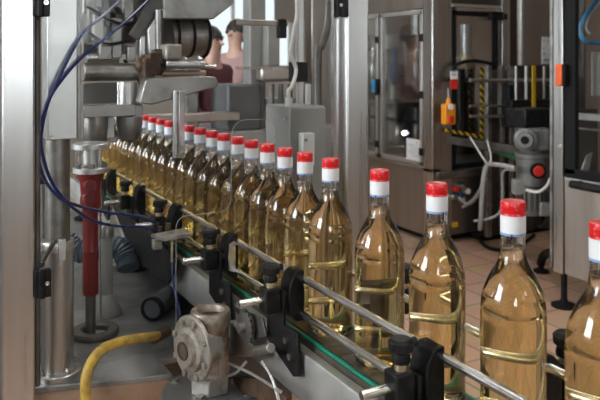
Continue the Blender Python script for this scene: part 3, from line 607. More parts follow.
for x0, y0_, x1, y1_, Y, m_ in ((88, -6, 96, 30, 1.79, 'steel_dull'), (104, -10, 110, 26, 1.78, 'steel_dark'), (124, -10, 134, 22, 1.80, 'steel_dull'), (100, 40, 112, 60, 1.77, 'steel_dull'), (128, 46, 136, 62, 1.76, 'steel_dull'), (140, 36, 146, 58, 1.74, 'steel')): plate(x0, y0_, x1, y1_, Y, .025).build('link_block', m_, cm, .003)
for L_, r_q in (([(86, 6), (110, 20), (128, 24), (146, 16)], .004), ([(124, 60), (134, 72), (142, 88), (150, 100)], .0035), ([(90, 34), (108, 44), (130, 40)], .004)): MB().tube([PY(a_q, c_q, 1.75) for a_q, c_q in L_], r_q, 8).build('grease_line', 'rubber', cm)
plate(104, 136, 118, 143, 1.70, .03).build('lower_clamp', 'steel_dull', cm, .002)
# hanging support so that the assembly is carried by an overhead beam
MB().mm((.20, 1.74, 1.66), (.62, 1.9, 1.74)).build('overhead_beam', 'steel_dull', cm, .004)
for x_ in (.24, .56): MB().mm((x_-.03, 1.80, 1.74), (x_+.03, 1.86, 2.45)).build('hanger', 'steel', cm, .003)
t = thing('pneumatic_cylinder', 'bright aluminium pneumatic cylinder lying above the swing arm', 'cylinder', PY(185, 64, 1.69))
a, b, r = hz(166, 202, 60, 69, 1.69); MB().cyl(a, b, r, seg=28).build('barrel', 'steel_lit', t, .002)
for x0, x1 in ((165, 169), (199, 204)): a, b, r = hz(x0, x1, 59, 70, 1.69); MB().cyl(a, b, r, seg=28).build('end_cap', 'steel_post', t, .001)
a, b, r = hz(204, 216, 64.5, 68.5, 1.69); MB().cyl(a, b, r, seg=16).build('piston_rod', 'chrome', t)
a, b, r = hz(160, 165, 63, 67.5, 1.69); MB().cyl(a, b, r, seg=16).build('rod_eye', 'rubber', t)
g = MB(); g.cyl(PY(178, 60, 1.69), PY(178, 55, 1.69), .004, seg=10); g.build('air_fitting', 'chrome', t)
# chrome inner post that hides one cap
sx = .545; yy = PX(178.5, 100, sx).y
MB().cyl((sx-.008, yy, 1.235), (sx-.008, yy, PY(178, 90, 1.63).z), .006, seg=14).mm((sx-.001, yy-.006, 1.235), (sx+.014, yy+.006, PY(178, 90, 1.63).z)).build('hanging_guide', 'chrome', cm, .001)
# ------------------------------------------------------------------ electrical box behind the line
bx0, bx1, by0, by1 = .92, 1.06, 1.62, 1.86
q0 = PY(290, 107, by0)
eb = thing('electrical_box', 'grey enamelled electrical box on a stand behind the bottles, white cable entering its top', 'box', (.99, 1.74, 0))
zt = q0.z
A = PY(264, 107, 1.95)
x0 = q0.x; y0 = by0
MB().mm((x0, y0, .96), (x0+.105, y0+.145, zt)).build('housing', 'greybox', eb, .003)
MB().mm((x0-.002, y0-.004, .97), (x0+.107, y0, zt-.004)).build('door', 'greybox', eb, .002)
MB().mm((x0+.022, y0-.030, zt-.155), (x0+.058, y0-.004, zt-.068)).build('switch_box', 'winframe', eb, .003)
g = MB(); 
for dz in (-.03, -.12): g.cyl((x0, y0+.022, zt+dz), (x0-.005, y0+.022, zt+dz), .006, seg=12)
g.build('screw', 'chrome', eb)
g = MB()
for dz in (-.085, -.135): g.cyl((x0+.030, y0-.030, zt+dz), (x0+.030, y0-.034, zt+dz), .004, seg=12)
g.build('knob', 'steel_dull', eb)
MB().cyl((x0+.012, y0+.03, zt), (x0+.012, y0+.03, zt+.022), .010, seg=18).build('cable_gland', 'winframe', eb)
MB().mm((x0+.03, y0+.05, .01), (x0+.08, y0+.10, .96)).build('stand', 'steel', eb, .003)
MB().mm((x0-.03, y0+.0, 0), (x0+.14, y0+.17, .01)).build('foot_plate', 'steel', eb)
gz = Vector((x0+.012, y0+.03, zt+.022))
P = [gz, gz+Vector((.0, 0, .02)), PY(292, 86, y0+.035), PY(296, 70, y0+.07), PY(291, 52, y0+.06), PY(294, 30, y0+.06), PY(297, 12, y0+.06), PY(295, -20, y0+.06)]
tag(MB().tube(P, .0055, 12).build('cable', 'whitecable'), 'white cable rising from the electrical box along the slim post', 'cable')
# slim rear enclosure post with hinge blocks
ry = 1.78; xa = PY(299.5, 30, ry).x
t = thing('rear_enclosure_post', 'slim bright post with black blocks behind the plexiglass', 'post', (xa, ry, 1.338))
MB().mm((xa-.008, ry-.008, PY(300, 106, ry).z), (xa+.010, ry+.008, 2.3)).build('post', 'steel_post', t, .002)
plate(292, 62, 308, 82, ry-.03, .022).build('lock_block', 'black', t, .002)
MB().cyl(PY(295.5, 72, ry-.031), PY(295.5, 72, ry-.034), .004, seg=12).build('screw', 'chrome', t)
plate(281, 19, 287, 38, ry-.012, .03).build('end_block', 'black', t, .002)
A, B = PY(236, 22, ry), PY(282, 22, ry); MB().mm((A.x, ry, A.z-.008), (B.x+.02, ry+.016, A.z+.008)).build('cross_bar', 'tan', t, .002)
plate(307, 84, 311, 108, ry, .012).build('back_strip', 'steel_lit', t, .001)
q = PY(318, 62, 1.9); P = [Vector((q.x, q.y, .0)), Vector((q.x, q.y, .9)), q, PY(321, 48, 1.9), PY(327, 28, 1.9), PY(329, 5, 1.9), PY(330, -20, 1.9)]
tag(MB().tube(P, .012, 14).build('hose', 'steel_dark'), 'dark hose bending behind the plexiglass near the right post', 'hose')
# thin arm bright rod behind

# ------------------------------------------------------------------ machines seen behind the plexiglass (left background)
t = thing('rinsing_machine', 'blurred grey rinsing machine with uprights behind the plexiglass', 'machine', (2.0, 4.2, 0))
Yb = 4.0
def pl(px0, py0, px1, py1, Y, dep, b=None): return plate(px0, py0, px1, py1, Y, dep, b)
A, B = PY(120, 95, Yb), PY(345, 95, Yb)
MB().mm((A.x, Yb, .1), (B.x, Yb+.7, PY(230, 132, Yb).z)).build('cabinet', 'greymid', t, .01)
MB().mm((A.x+.05, Yb+.05, 0), (B.x-.05, Yb+.65, .1)).build('plinth', 'rubber', t)
pl(250, -30, 266, 132, Yb+.1, .12).build('upright', 'greymid', t, .01)
pl(312, -30, 330, 132, Yb+.2, .12).build('upright', 'tan', t, .01)
pl(186, -30, 199, 132, Yb+.3, .12).build('upright', 'steel_dull', t, .01)
pl(262, 66, 296, 82, Yb, .3).build('drive_housing', 'tan', t, .02)
pl(268, 98, 300, 108, Yb+.05, .2).build('drive_housing', 'greymid', t, .01)
pl(228, 84, 262, 132, Yb+.05, .3).build('control_housing', 'greydark', t, .015)
g = MB()
for x in (272, 281, 290, 302): g.cyl(PY(x, 134, Yb-.05), PY(x, 84, Yb-.05), .016, seg=14)
g.build('rinsing_heads', 'steel_dark', t)
pl(150, 112, 240, 124, Yb-.02, .1).build('rail_beam', 'tan', t, .005)
MB().cyl(PY(262, 30, Yb+.3), PY(262, 62, Yb+.3), .06, seg=24).build('motor', 'greydark', t, .005)
# arched dark machine hood seen through the sheet
pl(268, 26, 280, 66, Yb+.02, .1).build('switch_panel', 'greymid', t, .006)
MB().cyl(PY(236, 68, Yb-.1), PY(272, 68, Yb-.1), .008, seg=10).build('bright_rod', 'chrome', t)
# ------------------------------------------------------------------ PEOPLE behind the plexiglass
def skinmesh(name, nodes, edges, m, parent, sub=2, root=0):
    me = bpy.data.meshes.new(name); me.from_pydata([n[0] for n in nodes], edges, []); o = bpy.data.objects.new(name, me); COL.objects.link(o)
    if parent: o.parent = parent
    sk = o.modifiers.new('skin', 'SKIN'); sk.use_smooth_shade = True
    for i, n in enumerate(nodes):
        v = me.skin_vertices[0].data[i]; r = n[1]; v.radius = r if isinstance(r, tuple) else (r, r); v.use_root = (i == root)
    ss = o.modifiers.new('subsurf', 'SUBSURF'); ss.levels = sub; ss.render_levels = sub
    me.materials.append(M[m]); return o
def person(loc, rz, h, label, shirt, hairlen):
    k = h/1.75
    p = thing('person', label, 'person', loc); p.rotation_euler.z = rz; p.scale = (k, k, k)
    # faces local -Y
    J = {'pel': ((0, 0, .95), .125), 'wst': ((0, 0, 1.10), .115), 'chs': ((0, .005, 1.30), (.15, .115)), 'shd': ((0, .01, 1.42), .09), 'nck': ((0, 0, 1.49), .050), 'hd0': ((0, -.018, 1.585), .064), 'hd1': ((0, -.006, 1.655), .086), 'hd2': ((0, 0, 1.71), .066)}
    for s, n in ((-1, 'L'), (1, 'R')):
        J.update({'sh'+n: ((s*.17, .01, 1.42), .055), 'el'+n: ((s*.235, .03, 1.14), .042), 'wr'+n: ((s*.20, -.16, 1.00), .030), 'ha'+n: ((s*.17, -.23, .98), .034),
                  'hp'+n: ((s*.09, 0, .90), .095), 'kn'+n: ((s*.10, -.015, .50), .06), 'an'+n: ((s*.11, .02, .09), .042), 'to'+n: ((s*.125, -.13, .035), .036)})
        for q, (dx, dy, dz) in enumerate(((-.028, -.085, -.012), (-.01, -.098, -.018), (.01, -.095, -.018), (.028, -.08, -.012))):
            J['f%d%s' % (q, n)] = ((s*.17+dx, -.23+dy*.55, .98+dz), .011); J['g%d%s' % (q, n)] = ((s*.17+dx*1.1, -.23+dy, .965+dz*2), .009)
        J['t'+n] = ((s*.17-s*.045, -.255, .985), .012)
    keys = list(J); ix = {a: i for i, a in enumerate(keys)}
    E = [('pel', 'wst'), ('wst', 'chs'), ('chs', 'shd'), ('shd', 'nck'), ('nck', 'hd0'), ('hd0', 'hd1'), ('hd1', 'hd2')]
    for n in 'LR':
        E += [('shd', 'sh'+n), ('sh'+n, 'el'+n), ('el'+n, 'wr'+n), ('wr'+n, 'ha'+n), ('pel', 'hp'+n), ('hp'+n, 'kn'+n), ('kn'+n, 'an'+n), ('an'+n, 'to'+n), ('ha'+n, 't'+n)]
        for q in range(4): E += [('ha'+n, 'f%d%s' % (q, n)), ('f%d%s' % (q, n), 'g%d%s' % (q, n))]
    skinmesh('body', [J[a] for a in keys], [(ix[a], ix[b]) for a, b in E], 'skin', p)
    # shirt and trousers follow the body
    def sub(names, ed, grow, m, name):
        nodes = []
        for a in names:
            c, r = J[a]; r = r if isinstance(r, tuple) else (r, r); nodes.append((c, (r[0]+grow, r[1]+grow)))
        ii = {a: i for i, a in enumerate(names)}; skinmesh(name, nodes, [(ii[a], ii[b]) for a, b in ed], m, p)
    sub(['pel', 'wst', 'chs', 'shd', 'nck', 'shL', 'elL', 'wrL', 'shR', 'elR', 'wrR'], [('pel', 'wst'), ('wst', 'chs'), ('chs', 'shd'), ('shd', 'nck'), ('shd', 'shL'), ('shL', 'elL'), ('elL', 'wrL'), ('shd', 'shR'), ('shR', 'elR'), ('elR', 'wrR')], .016, shirt, 'shirt')
    sub(['pel', 'hpL', 'knL', 'anL', 'hpR', 'knR', 'anR'], [('pel', 'hpL'), ('hpL', 'knL'), ('knL', 'anL'), ('pel', 'hpR'), ('hpR', 'knR'), ('knR', 'anR')], .014, 'denim', 'trousers')
    # face, hair and shoes as children (local coordinates)
    def part(b, n, m):
        o = b.build(n, m); q = Vector(o.location); o.parent = p; o.location = q; return o
    f = MB(); f.cyl((0, -.085, 1.655), (0, -.108, 1.625), .010, .016, seg=12)
    for s in (-1, 1): f.ball((s*.079, .0, 1.645), .022, (.35, .6, 1.1), 12)
    part(f, 'nose_and_ears', 'skin')
    e = MB()
    for s in (-1, 1): e.ball((s*.031, -.079, 1.665), .011, (1.2, .6, .7), 10); e.box((s*.031, -.083, 1.688), (.034, .008, .007))
    part(e, 'eyes', 'hair'); part(MB().ball((0, -.079, 1.597), .018, (1.2, .3, .25), 12), 'mouth', 'pinkshirt')
    h_ = MB(); h_.turn([(0, .115), (.045, .105), (.082, .070), (.100, .02), (.100, -.03), (.086, -.03), (.084, .02), (.0, .03)], (0, .016, 1.672), (0, .42, 1), 24)
    h_.ball((0, .045, 1.655-hairlen*.4), .075, (1.0, .6, 1+hairlen*5), 16)
    part(h_, 'hair', 'hair')
    for s in (-1, 1): part(MB().ball((s*.122, -.06, .042), .055, (.85, 2.3, .76), 16), 'shoe', 'shoe')
    return p
d1 = PD(212, 62, 5.5); d2 = PD(236, 62, 6.5)
fa = math.atan2(-FWD.y, -FWD.x)+pi/2
person((d1.x, d1.y, 0), fa+1.0, 1.72, 'person with dark hair in a maroon jumper behind the plexiglass', 'maroon', .14)
person((d2.x, d2.y, 0), fa-.5, 1.83, 'taller person in a dusty pink shirt behind the plexiglass, turned to the camera', 'pinkshirt', .02)
# ------------------------------------------------------------------ BACKGROUND FILLING MACHINE (right of the post)
FX, FY = 3.59, 4.37
fm = thing('filling_machine', 'large stainless filling machine with glazed doors in the background', 'machine', (4.0, 5.2, 0))
fz = lambda py, px=423: PX(px, py, FX).z
Ya, Yend = 4.49, 7.2
zs, ztp = fz(167), fz(10.5)
MB().mm((FX+.02, FY+.12, .06), (FX+.05, Yend, zs-.03)).build('base_panel', 'tan', fm, .004)
MB().mm((FX, FY, zs-.035), (FX+.09, Yend, zs)).build('sill_rail', 'tan', fm, .006)
MB().mm((FX+.1, FY+.1, 0), (FX+.9, Yend, .07)).build('plinth', 'rubber', fm)
MB().prism([(FX, Ya, .06), (FX, FY, .06), (FX+.20, FY, .06), (FX+.20, FY+.1, .06), (FX+.09, Ya, .06)], (0, 0, 2.5)).build('corner_post', 'steel_post', fm, .006)
MB().mm((FX+.01, FY+.12, ztp+.02), (FX+.06, Yend, 2.5)).build('lintel_panel', 'tan', fm, .004)
def glazed_door(y0, y1, lab=None):
    f = MB(); w = .035
    for a, b in (((y0, zs+.005), (y1, zs+.005+w)), ((y0, ztp-w+.01), (y1, ztp+.01)), ((y0, zs), (y0+w, ztp)), ((y1-w, zs), (y1, ztp))): f.mm((FX+.0, a[0], a[1]), (FX+.035, b[0], b[1]))
    d_ = f.build('glazed_door', 'steel_lit', fm, .003)
    MB().mm((FX+.014, y0+.02, zs+.02), (FX+.020, y1-.02, ztp-.01)).build('pane', 'smoke', d_)
    g_ = MB()
    for z in (zs+.12, (zs+ztp)/2-.05, ztp-.22): g_.mm((FX-.012, y0-.012, z-.03), (FX+.004, y0+.03, z+.03))
    g_.build('hinge', 'black', d_, .002)
    return d_
d1_ = glazed_door(4.50, 5.095); d2_ = glazed_door(5.125, 5.72); glazed_door(5.75, 6.40)
q = PX(374.5, 86, FX-.02); MB().box(q, (.03, .055, .11)).build('door_handle', 'bluelight', d2_, .006); MB().box(q+Vector((0, -.045, 0)), (.03, .035, .13)).build('door_latch', 'black', d1_, .004)
# cabinet along X (second visible side)
sx0, sx1 = FX+.20, 4.30
MB().mm((sx0, FY+.02, .06), (sx1+.35, FY+.05, zs-.09)).build('base_panel', 'tan', fm, .004)
MB().mm((FX+.05, FY-.012, zs-.09), (sx1+.05, FY+.06, zs-.03)).build('sill_rail', 'steel_dull', fm, .005)
f = MB(); w = .04; z1 = PY(470, 11, FY).z
for a, b in (((sx0+.01, zs-.02), (sx1, zs-.02+w)), ((sx0+.01, z1-w), (sx1, z1)), ((sx0+.01, zs-.02), (sx0+.01+w, z1)), ((sx1-w, zs-.02), (sx1, z1))): f.mm((a[0], FY+.005, a[1]), (b[0], FY+.04, b[1]))
sw = f.build('side_window', 'rubber', fm, .004); MB().mm((sx0+.02, FY+.018, zs), (sx1-.02, FY+.024, z1-.01)).build('pane', 'smoke', sw)
MB().mm((sx0, FY-.005, z1+.03), (sx1+.02, FY+.05, z1+.055)).build('head_rail', 'steel_lit', fm, .003)
MB().mm((sx0, FY+.01, z1+.055), (sx1+.02, FY+.05, 2.5)).build('head_panel', 'tandark', fm, .003)
MB().mm((sx1+.02, FY-.02, .06), (sx1+.08, FY+.05, 2.5)).build('side_post', 'steel', fm, .004)
MB().mm((sx1+.11, FY+.02, .3), (sx1+.15, FY+.05, 2.5)).build('side_post', 'steel_lit', fm, .003)
MB().mm((FX+1.0, FY+.6, .06), (FX+1.04, Yend, 1.05)).build('rear_panel', 'greymid', fm)
g = MB(); A = PY(496, 16, FY-.03); g.box(A, (.14, .05, .07)); g.box(A+Vector((.07, -.01, -.005)), (.05, .06, .05)); g.build('post_clamp', 'black', fm, .006)
A = PY(499, 86, FY-.03); MB().box(A, (.16, .06, .09)).build('post_clamp', 'black', fm, .008)
# innards seen through the glazed doors
ix, iy = 4.13, 5.60
g = MB().turn([(0, zs-.03), (.38, zs-.03), (.38, zs+.06), (.34, zs+.08), (.10, zs+.09), (.10, 1.02), (.33, 1.03), (.34, 1.08), (.09, 1.09), (.09, 1.58), (.36, 1.58), (.36, 1.72), (0, 1.72)], (ix, iy, 0), seg=40)
g.build('carousel', 'steel_dull', fm, .004)
for k in range(10):
    a = k*2*pi/10+.3; q = Vector((ix+.34*math.cos(a), iy+.34*math.sin(a), 0))
    MB().turn([(0, 1.24), (.022, 1.24), (.045, 1.29), (.048, 1.43), (.03, 1.47), (.03, 1.6), (0, 1.6)], q, seg=16).build('filling_valve', 'bluegrip' if k % 2 == 0 else 'steel', fm)
    MB().cyl(q+Vector((0, 0, zs+.08)), q+Vector((0, 0, zs+.42)), .032, seg=16).build('lift_cylinder', 'steel_dull', fm)
MB().cyl((4.33, 4.8, 1.46), (4.33, 4.8, 1.80), .05, seg=24).build('inner_column', 'steel_lit', fm)
MB().turn([(0, 0), (.075, 0), (.085, .02), (.085, .10), (.06, .13), (0, .13)], (4.33, 4.8, 1.40), seg=24).build('inner_bearing', 'brass', fm)
q = PX(404, 133, 3.95); MB().ball(q, .022).build('work_lamp', 'lamp', fm); MB().cyl(q+Vector((0, 0, .018)), q+Vector((.05, .05, .16)), .012, seg=12).build('lamp_arm', 'steel_dark', fm)
MB().mm((3.66, 4.62, zs+.33), (3.68, 5.6, zs+.36)).build('inner_shelf', 'black', fm, .003)
q = PX(399, 50, 4.0); MB().mm((3.98, q.y-.12, 1.35), (4.0, q.y+.16, 1.66)).build('inner_panel', 'steel_lit', fm, .004)
MB().box(PX(414, 57, 3.75), (.05, .09, .10)).build('inner_box', 'brass', fm, .004)
MB().mm((3.62, FY+.1, zs-.02), (FX+1.0, Yend, zs-.005)).build('inner_floor', 'steel_dark', fm)
MB().mm((4.02, 4.95, zs-.004), (4.57, 5.02, 1.42)).build('interior_shade', 'black', fm, .004); MB().mm((4.55, 5.03, zs-.004), (4.58, 6.9, 1.22)).build('interior_shade', 'black', fm, .004)  # black sheets added to stand in for the shade inside the machine
t = thing('paper_notice', 'white paper notice taped inside the lower corner of the filling machine door', 'notice', PX(414, 160, FX-.002))
A, B = PX(407, 160.5, FX+.012), PX(420.5, 140, FX+.012); MB().mm((FX+.006, min(A.y, B.y), A.z), (FX+.0075, max(A.y, B.y), B.z)).build('sheet', 'white', t)
for i in range(6): z = B.z-.05-i*.018; MB().mm((FX+.0053, min(A.y, B.y)+.015, z), (FX+.0058, max(A.y, B.y)-.02-.02*(i % 3), z+.004)).build('print_line', 'printing', t)
MB().mm((FX+.0053, min(A.y, B.y)+.03, B.z-.035), (FX+.0058, min(A.y, B.y)+.05, B.z-.012)).build('pictogram', 'yellowbar', t)
# hazard tape frame and lock box
YH = FY-.05
def hp(a, c): return PY(a, c, YH)
f = MB(); A, B = hp(446, 130), hp(483, 137); f.prism([hp(446, 128.5), hp(484, 135.5), hp(484, 139), hp(446, 132)], (0, .01, 0)); f.prism([hp(481, 67), hp(484, 67), hp(484, 137), hp(481, 137)], (0, .01, 0))
tag(f.build('hazard_tape_frame', 'hazard'), 'L-shaped black and yellow striped tape frame across the machine opening', 'hazard frame')
def hq(a, c): return PY(a, c, YH-.08)
t = thing('pendant_switch', 'orange hanging switch box with white dial and red button', 'switch', hq(452, 126))
A, B = hq(445.8, 125), hq(456, 104); MB().mm((A.x, YH-.08, A.z), (B.x, YH-.02, B.z)).build('box', 'orange', t, .008)
MB().cyl(hq(451, 104.2)+Vector((0, .03, 0)), hq(451, 98)+Vector((0, .03, 0)), .024, .012, seg=16).build('cable_entry', 'orange', t, .002)
MB().cyl(hq(450.5, 107), hq(450.5, 107)-Vector((0, .012, 0)), .024, seg=20).build('dial', 'white', t)
MB().box(hq(450.5, 119.5), (.045, .03, .05)).build('button', 'redplast', t, .004)
MB().cyl(hq(451, 98)+Vector((0, .03, 0)), hq(450.5, 89)+Vector((0, .03, 0)), .004, seg=8).build('hanger', 'whitecable', t)
t = thing('red_tag', 'red tag with white upper field hanging above the orange switch box', 'tag', hp(450, 90))
A, B = hp(446, 89), hp(453, 71); zm = A.z+(B.z-A.z)*.55
MB().mm((A.x, YH-.055, A.z), (B.x, YH-.05, zm)).build('red_field', 'redplast', t); MB().mm((A.x, YH-.055, zm), (B.x, YH-.05, B.z)).build('white_field', 'white', t)
MB().mm((A.x+.015, YH-.0565, zm+.03), (B.x-.015, YH-.055, zm+.042)).build('mark', 'printing', t); MB().mm((A.x+.015, YH-.0565, zm+.055), (B.x-.015, YH-.055, zm+.067)).build('mark', 'printing', t)
# small valves and yellow label on the lower panel
t = thing('valve_block', 'small cluster of coloured valves on the machine base panel', 'valves', PY(455, 200, FY+.0))
for (a, c, mm_) in ((452, 188, 'redplast'), (458, 186, 'steel'), (455, 195, 'bluegrip'), (459, 199, 'brass'), (463, 190, 'white'), (450, 196, 'steel')):
    q = PY(a, c, FY+.02); MB().cyl(q, q-Vector((0, .07, 0)), .022, seg=14).build('valve', mm_, t, .002)
A, B = PY(447, 203, FY+.02), PY(463, 182, FY+.02); MB().mm((A.x, FY+.010, A.z), (B.x, FY+.02, B.z)).build('mounting_plate', 'steel_dull', t)
q0, q1 = PY(448, 228, FY+.019), PY(458, 222, FY+.015); tag(MB().mm((q0.x, FY+.014, q0.z), (q1.x, FY+.0195, q1.z)).build('yellow_label', 'yellowbar'), 'small yellow label low on the machine base panel', 'label')
tag(MB().tube([PY(430, 60, FY+.3), PY(447, 80, FY-.03), PY(455, 66, FY-.05), PY(470, 61, FY-.05), PY(488, 63, FY-.05), PY(503, 70, FY-.05), PY(508, 82, FY-.06)], .014, 12).build('control_cable', 'rubber'), 'black control cable arching past the side window', 'cable')
# ------------------------------------------------------------------ TRANSFER STATION between the machines
TYp = 3.62
st = thing('transfer_station', 'dark transfer station with rails and uprights between the background machines', 'machine', (4.6, 4.2, 0))
A, B = PY(486, 200, 4.25), PY(575, 200, 4.25)
MB().mm((A.x, 4.25, .05), (B.x+.3, 4.28, PY(520, 112, 4.25).z)).build('cabinet_panel', 'tandark', st, .004)
for x in (487, 500, 509, 528, 545): 
    a_, b_ = PY(x, 226, 4.22), PY(x+4, 226, 4.22); MB().mm((a_.x, 4.21, .05), (b_.x, 4.25, PY(x, 66, 4.22).z)).build('upright', 'steel_dull' if x < 520 else 'tandark', st, .003)
MB().mm((A.x, 4.3, 0), (B.x+.3, 4.9, .06)).build('plinth', 'rubber', st)
for y0_, y1_ in ((104.5, 107.5), (114.5, 118), (78, 82.5)):
    a_, b_ = PY(470, (y0_+y1_)/2, 4.12), PY(556, (y0_+y1_)/2, 4.12); MB().cyl(a_, b_+Vector((.02, 0, 0)), (y1_-y0_)/2/150, seg=14).build('level_rail', 'steel', st)
MB().mm(PY(532.6, 118, 3.9), PY(535, 62, 3.91)).build('yellow_bar', 'yellowbar', st, .003)
for x, m_ in ((516, 'steel_lit'), (526, 'white'), (544, 'steel_dull')): a_, b_ = PY(x, 112, 4.05), PY(x, 66, 4.05); MB().cyl(a_, b_, .011, seg=12).build('rod', m_, st)
for x in (510, 552): MB().box(PY(x, 106, 4.10), (.10, .08, .34)).build('rail_holder', 'black', st, .008)
MB().mm(PY(512, 112, 4.0), PY(556, 98, 4.08)).build('back_box', 'black', st, .01)
MB().mm(PY(488, 130, 4.3), PY(512, 70, 4.4)).build('dark_housing', 'greydark', st, .01)
MB().mm((PY(500, 60, 5.2).x, 5.2, .06), (PY(560, 60, 5.2).x+.4, 5.25, 2.5)).build('rear_screen', 'tandark', st)
# hanging control cabinet with white label
CY = 3.60
A, B = PY(522, 65.5, CY), PY(553, -40, CY)
t = thing('control_cabinet', 'tall stainless control cabinet hanging between the machines, white label at its lower right', 'cabinet', ((A.x+B.x)/2, CY, A.z))
MB().mm((A.x, CY, A.z), (B.x, CY+.05, 2.5)).build('housing', 'tan', t, .006)
MB().mm((A.x-.016, CY-.008, A.z), (A.x+.012, CY+.02, 2.5)).build('edge_strip', 'steel_lit', t, .003)
MB().mm((B.x-.002, CY-.008, A.z), (B.x+.022, CY+.02, 2.5)).build('edge_strip', 'winframe', t, .003)
a_, b_ = PY(542, 63.5, CY-.003), PY(551, 37, CY-.003); MB().mm((a_.x, CY-.003, a_.z), (b_.x, CY, b_.z)).build('label_plate', 'white', t)
for (u, v) in ((543.8, 40.5), (548.6, 41), (543.8, 48), (544, 54)): MB().cyl(PY(u, v, CY-.0035), PY(u, v, CY-.005), .006, seg=10).build('label_mark', 'bluegrip', t)
MB().mm(PY(543.5, 62, CY-.0045), PY(549.5, 58.5, CY-.003)).build('label_print', 'printing', t)
MB().mm((A.x+.03, CY+.01, 2.5), (B.x-.03, CY+.04, RH)).build('hanger', 'steel', t)
# gear motor
mq = PD(532, 170, 4.75); mx, my = mq.x, mq.y; s = 700/4.75; mz = lambda py: CAM.z-(py-62)/s
t = thing('gear_motor', 'grey upright gear motor with red round cap between the background machines', 'motor', (mx, my, 0))
pr = [(0, mz(214)), (12, mz(214)), (13, mz(210)), (13, mz(186)), (15.5, mz(184)), (15.5, mz(158)), (16.5, mz(157)), (16.5, mz(153)), (12, mz(152)), (12, mz(148)), (0, mz(148))]
MB().turn([(a/s, z) for a, z in pr], (mx, my, 0), seg=36).build('motor_body', 'castfar', t)
f = MB()
for k in range(20):
    a = k*2*pi/20; f.box((mx+14/s*math.cos(a), my+14/s*math.sin(a), (mz(208)+mz(188))/2), (.03, .008, mz(188)-mz(208)), a)
f.build('cooling_fins', 'castfar', t)
MB().box((mx, my, (mz(150)+mz(127))/2), (.20, .20, mz(127)-mz(150)), -.6).build('gear_head', 'castfar', t, .02)
vd = Vector((-.80, -.60, 0)); side = Vector((mx, my, mz(138)))+vd*.10-RGT*.03
MB().turn([(0, 0), (.075, 0), (.075, .02), (.055, .03), (.05, .05), (.028, .05), (.028, .045), (0, .045)], side, vd, 30).build('output_flange', 'castfar', t)
MB().cyl(side+vd*.046, side+vd*.053, .027, seg=20).build('shaft', 'rubber', t)
f2 = Vector((mx, my, 0))-FWD*(15.5/s); MB().cyl(f2+Vector((0, 0, mz(168))), f2-FWD*.03+Vector((0, 0, mz(168))), .052, seg=26).build('cap_ring', 'rubber', t, .004)
MB().cyl(f2-FWD*.028+Vector((0, 0, mz(168))), f2-FWD*.038+Vector((0, 0, mz(168))), .036, seg=24).build('red_cap', 'redplast', t, .004)
g = MB().box(Vector((mx, my, mz(186)))-RGT*.10-FWD*.03, (.08, .08, .10), -YAW); g.build('terminal_box', 'greybox', t, .008); g = MB().box(Vector((mx, my, mz(206)))+RGT*.05-FWD*.10, (.07, .05, .09), -YAW); g.build('terminal_box', 'greybox', t, .008)
MB().mm((mx-.03, my+.05, mz(156)), (mx+.03, 4.25, mz(148))).build('mounting_arm', 'steel_dark', t, .004)
MB().box((mx+.02, my+.05, mz(118)), (.24, .18, .13)).build('bearing_block', 'black', t, .012)
# green pipe, cables
A, B = PY(468, 141, 4.15), PD(519, 158, 4.85); tag(MB().cyl(A, B, .026, seg=20).build('green_pipe', 'greenpipe'), 'dark green pipe sloping down to the background gear motor', 'pipe')
C_ = Vector((mx, my, mz(171)))-RGT*.11
for i, (L, r_, m_, lab) in enumerate((
    ([(515, 168, 4.62), (500, 165, 4.7), (488, 165, 4.8), (484, 175, 4.8), (482, 196, 4.8), (481, 218, 4.8), (480, 229, 4.85)], .016, 'greycable', 'thick pale cable arching left from the gear motor down to the floor'),
    ([(515, 170, 4.62), (503, 172, 4.72), (502.5, 195, 4.75), (500, 212, 4.75), (488, 219, 4.8), (474, 221, 4.85)], .009, 'greycable', 'thin grey cable dropping straight below the gear motor'),
    ([(463, 207, 5.15), (474, 199, 5.0), (482, 186, 4.9), (484, 178, 4.86)], .012, 'greycable', 'grey cable running from the valves up to the thick cable'),
    ([(459, 198, 5.25), (468, 204, 5.1), (478, 196, 5.0), (486, 178, 4.92)], .010, 'greycable', 'second slack cable hanging beside the valves'),
    ([(526, 190, 4.55), (538, 192, 4.5), (547, 186, 4.45), (551, 178, 4.42), (558, 172, 4.38)], .010, 'whitecable', 'white cable from the motor terminal box to the right machine post'))):
    tag(MB().tube([PD(a, c, t_) for a, c, t_ in L], r_, 10).build('cable', m_), lab, 'cable')
tag(MB().tube([PD(470, 137, 5.05), PD(478, 150, 5.0), PD(487, 163, 4.95), PD(491, 158, 4.95), PD(487, 140, 5.0)], .006, 8).build('thin_cable', 'whitecable'), 'thin white cable loop below the striped tape frame', 'cable')
P = [PZ(530, 216, .02), PZ(545, 225, .015), PZ(556, 219, .015)]; P = [Vector((mx+.05, my-.06, mz(212))), PD(540, 226, 4.7), PD(548, 222, 4.6), PD(557, 216, 4.5)]
tag(MB().tube(P, .014, 10).build('floor_cable', 'rubber'), 'black cable trailing from the gear motor foot towards the right machine', 'cable')
tag(MB().tube([PZ(478, 236, .02), PZ(487, 247, .015), PZ(505, 250, .015), PZ(522, 244, .015), PZ(534, 235, .02)], .014, 10).build('floor_cable', 'rubber'), 'black cable loop lying on the tiles behind the near bottle', 'cable')
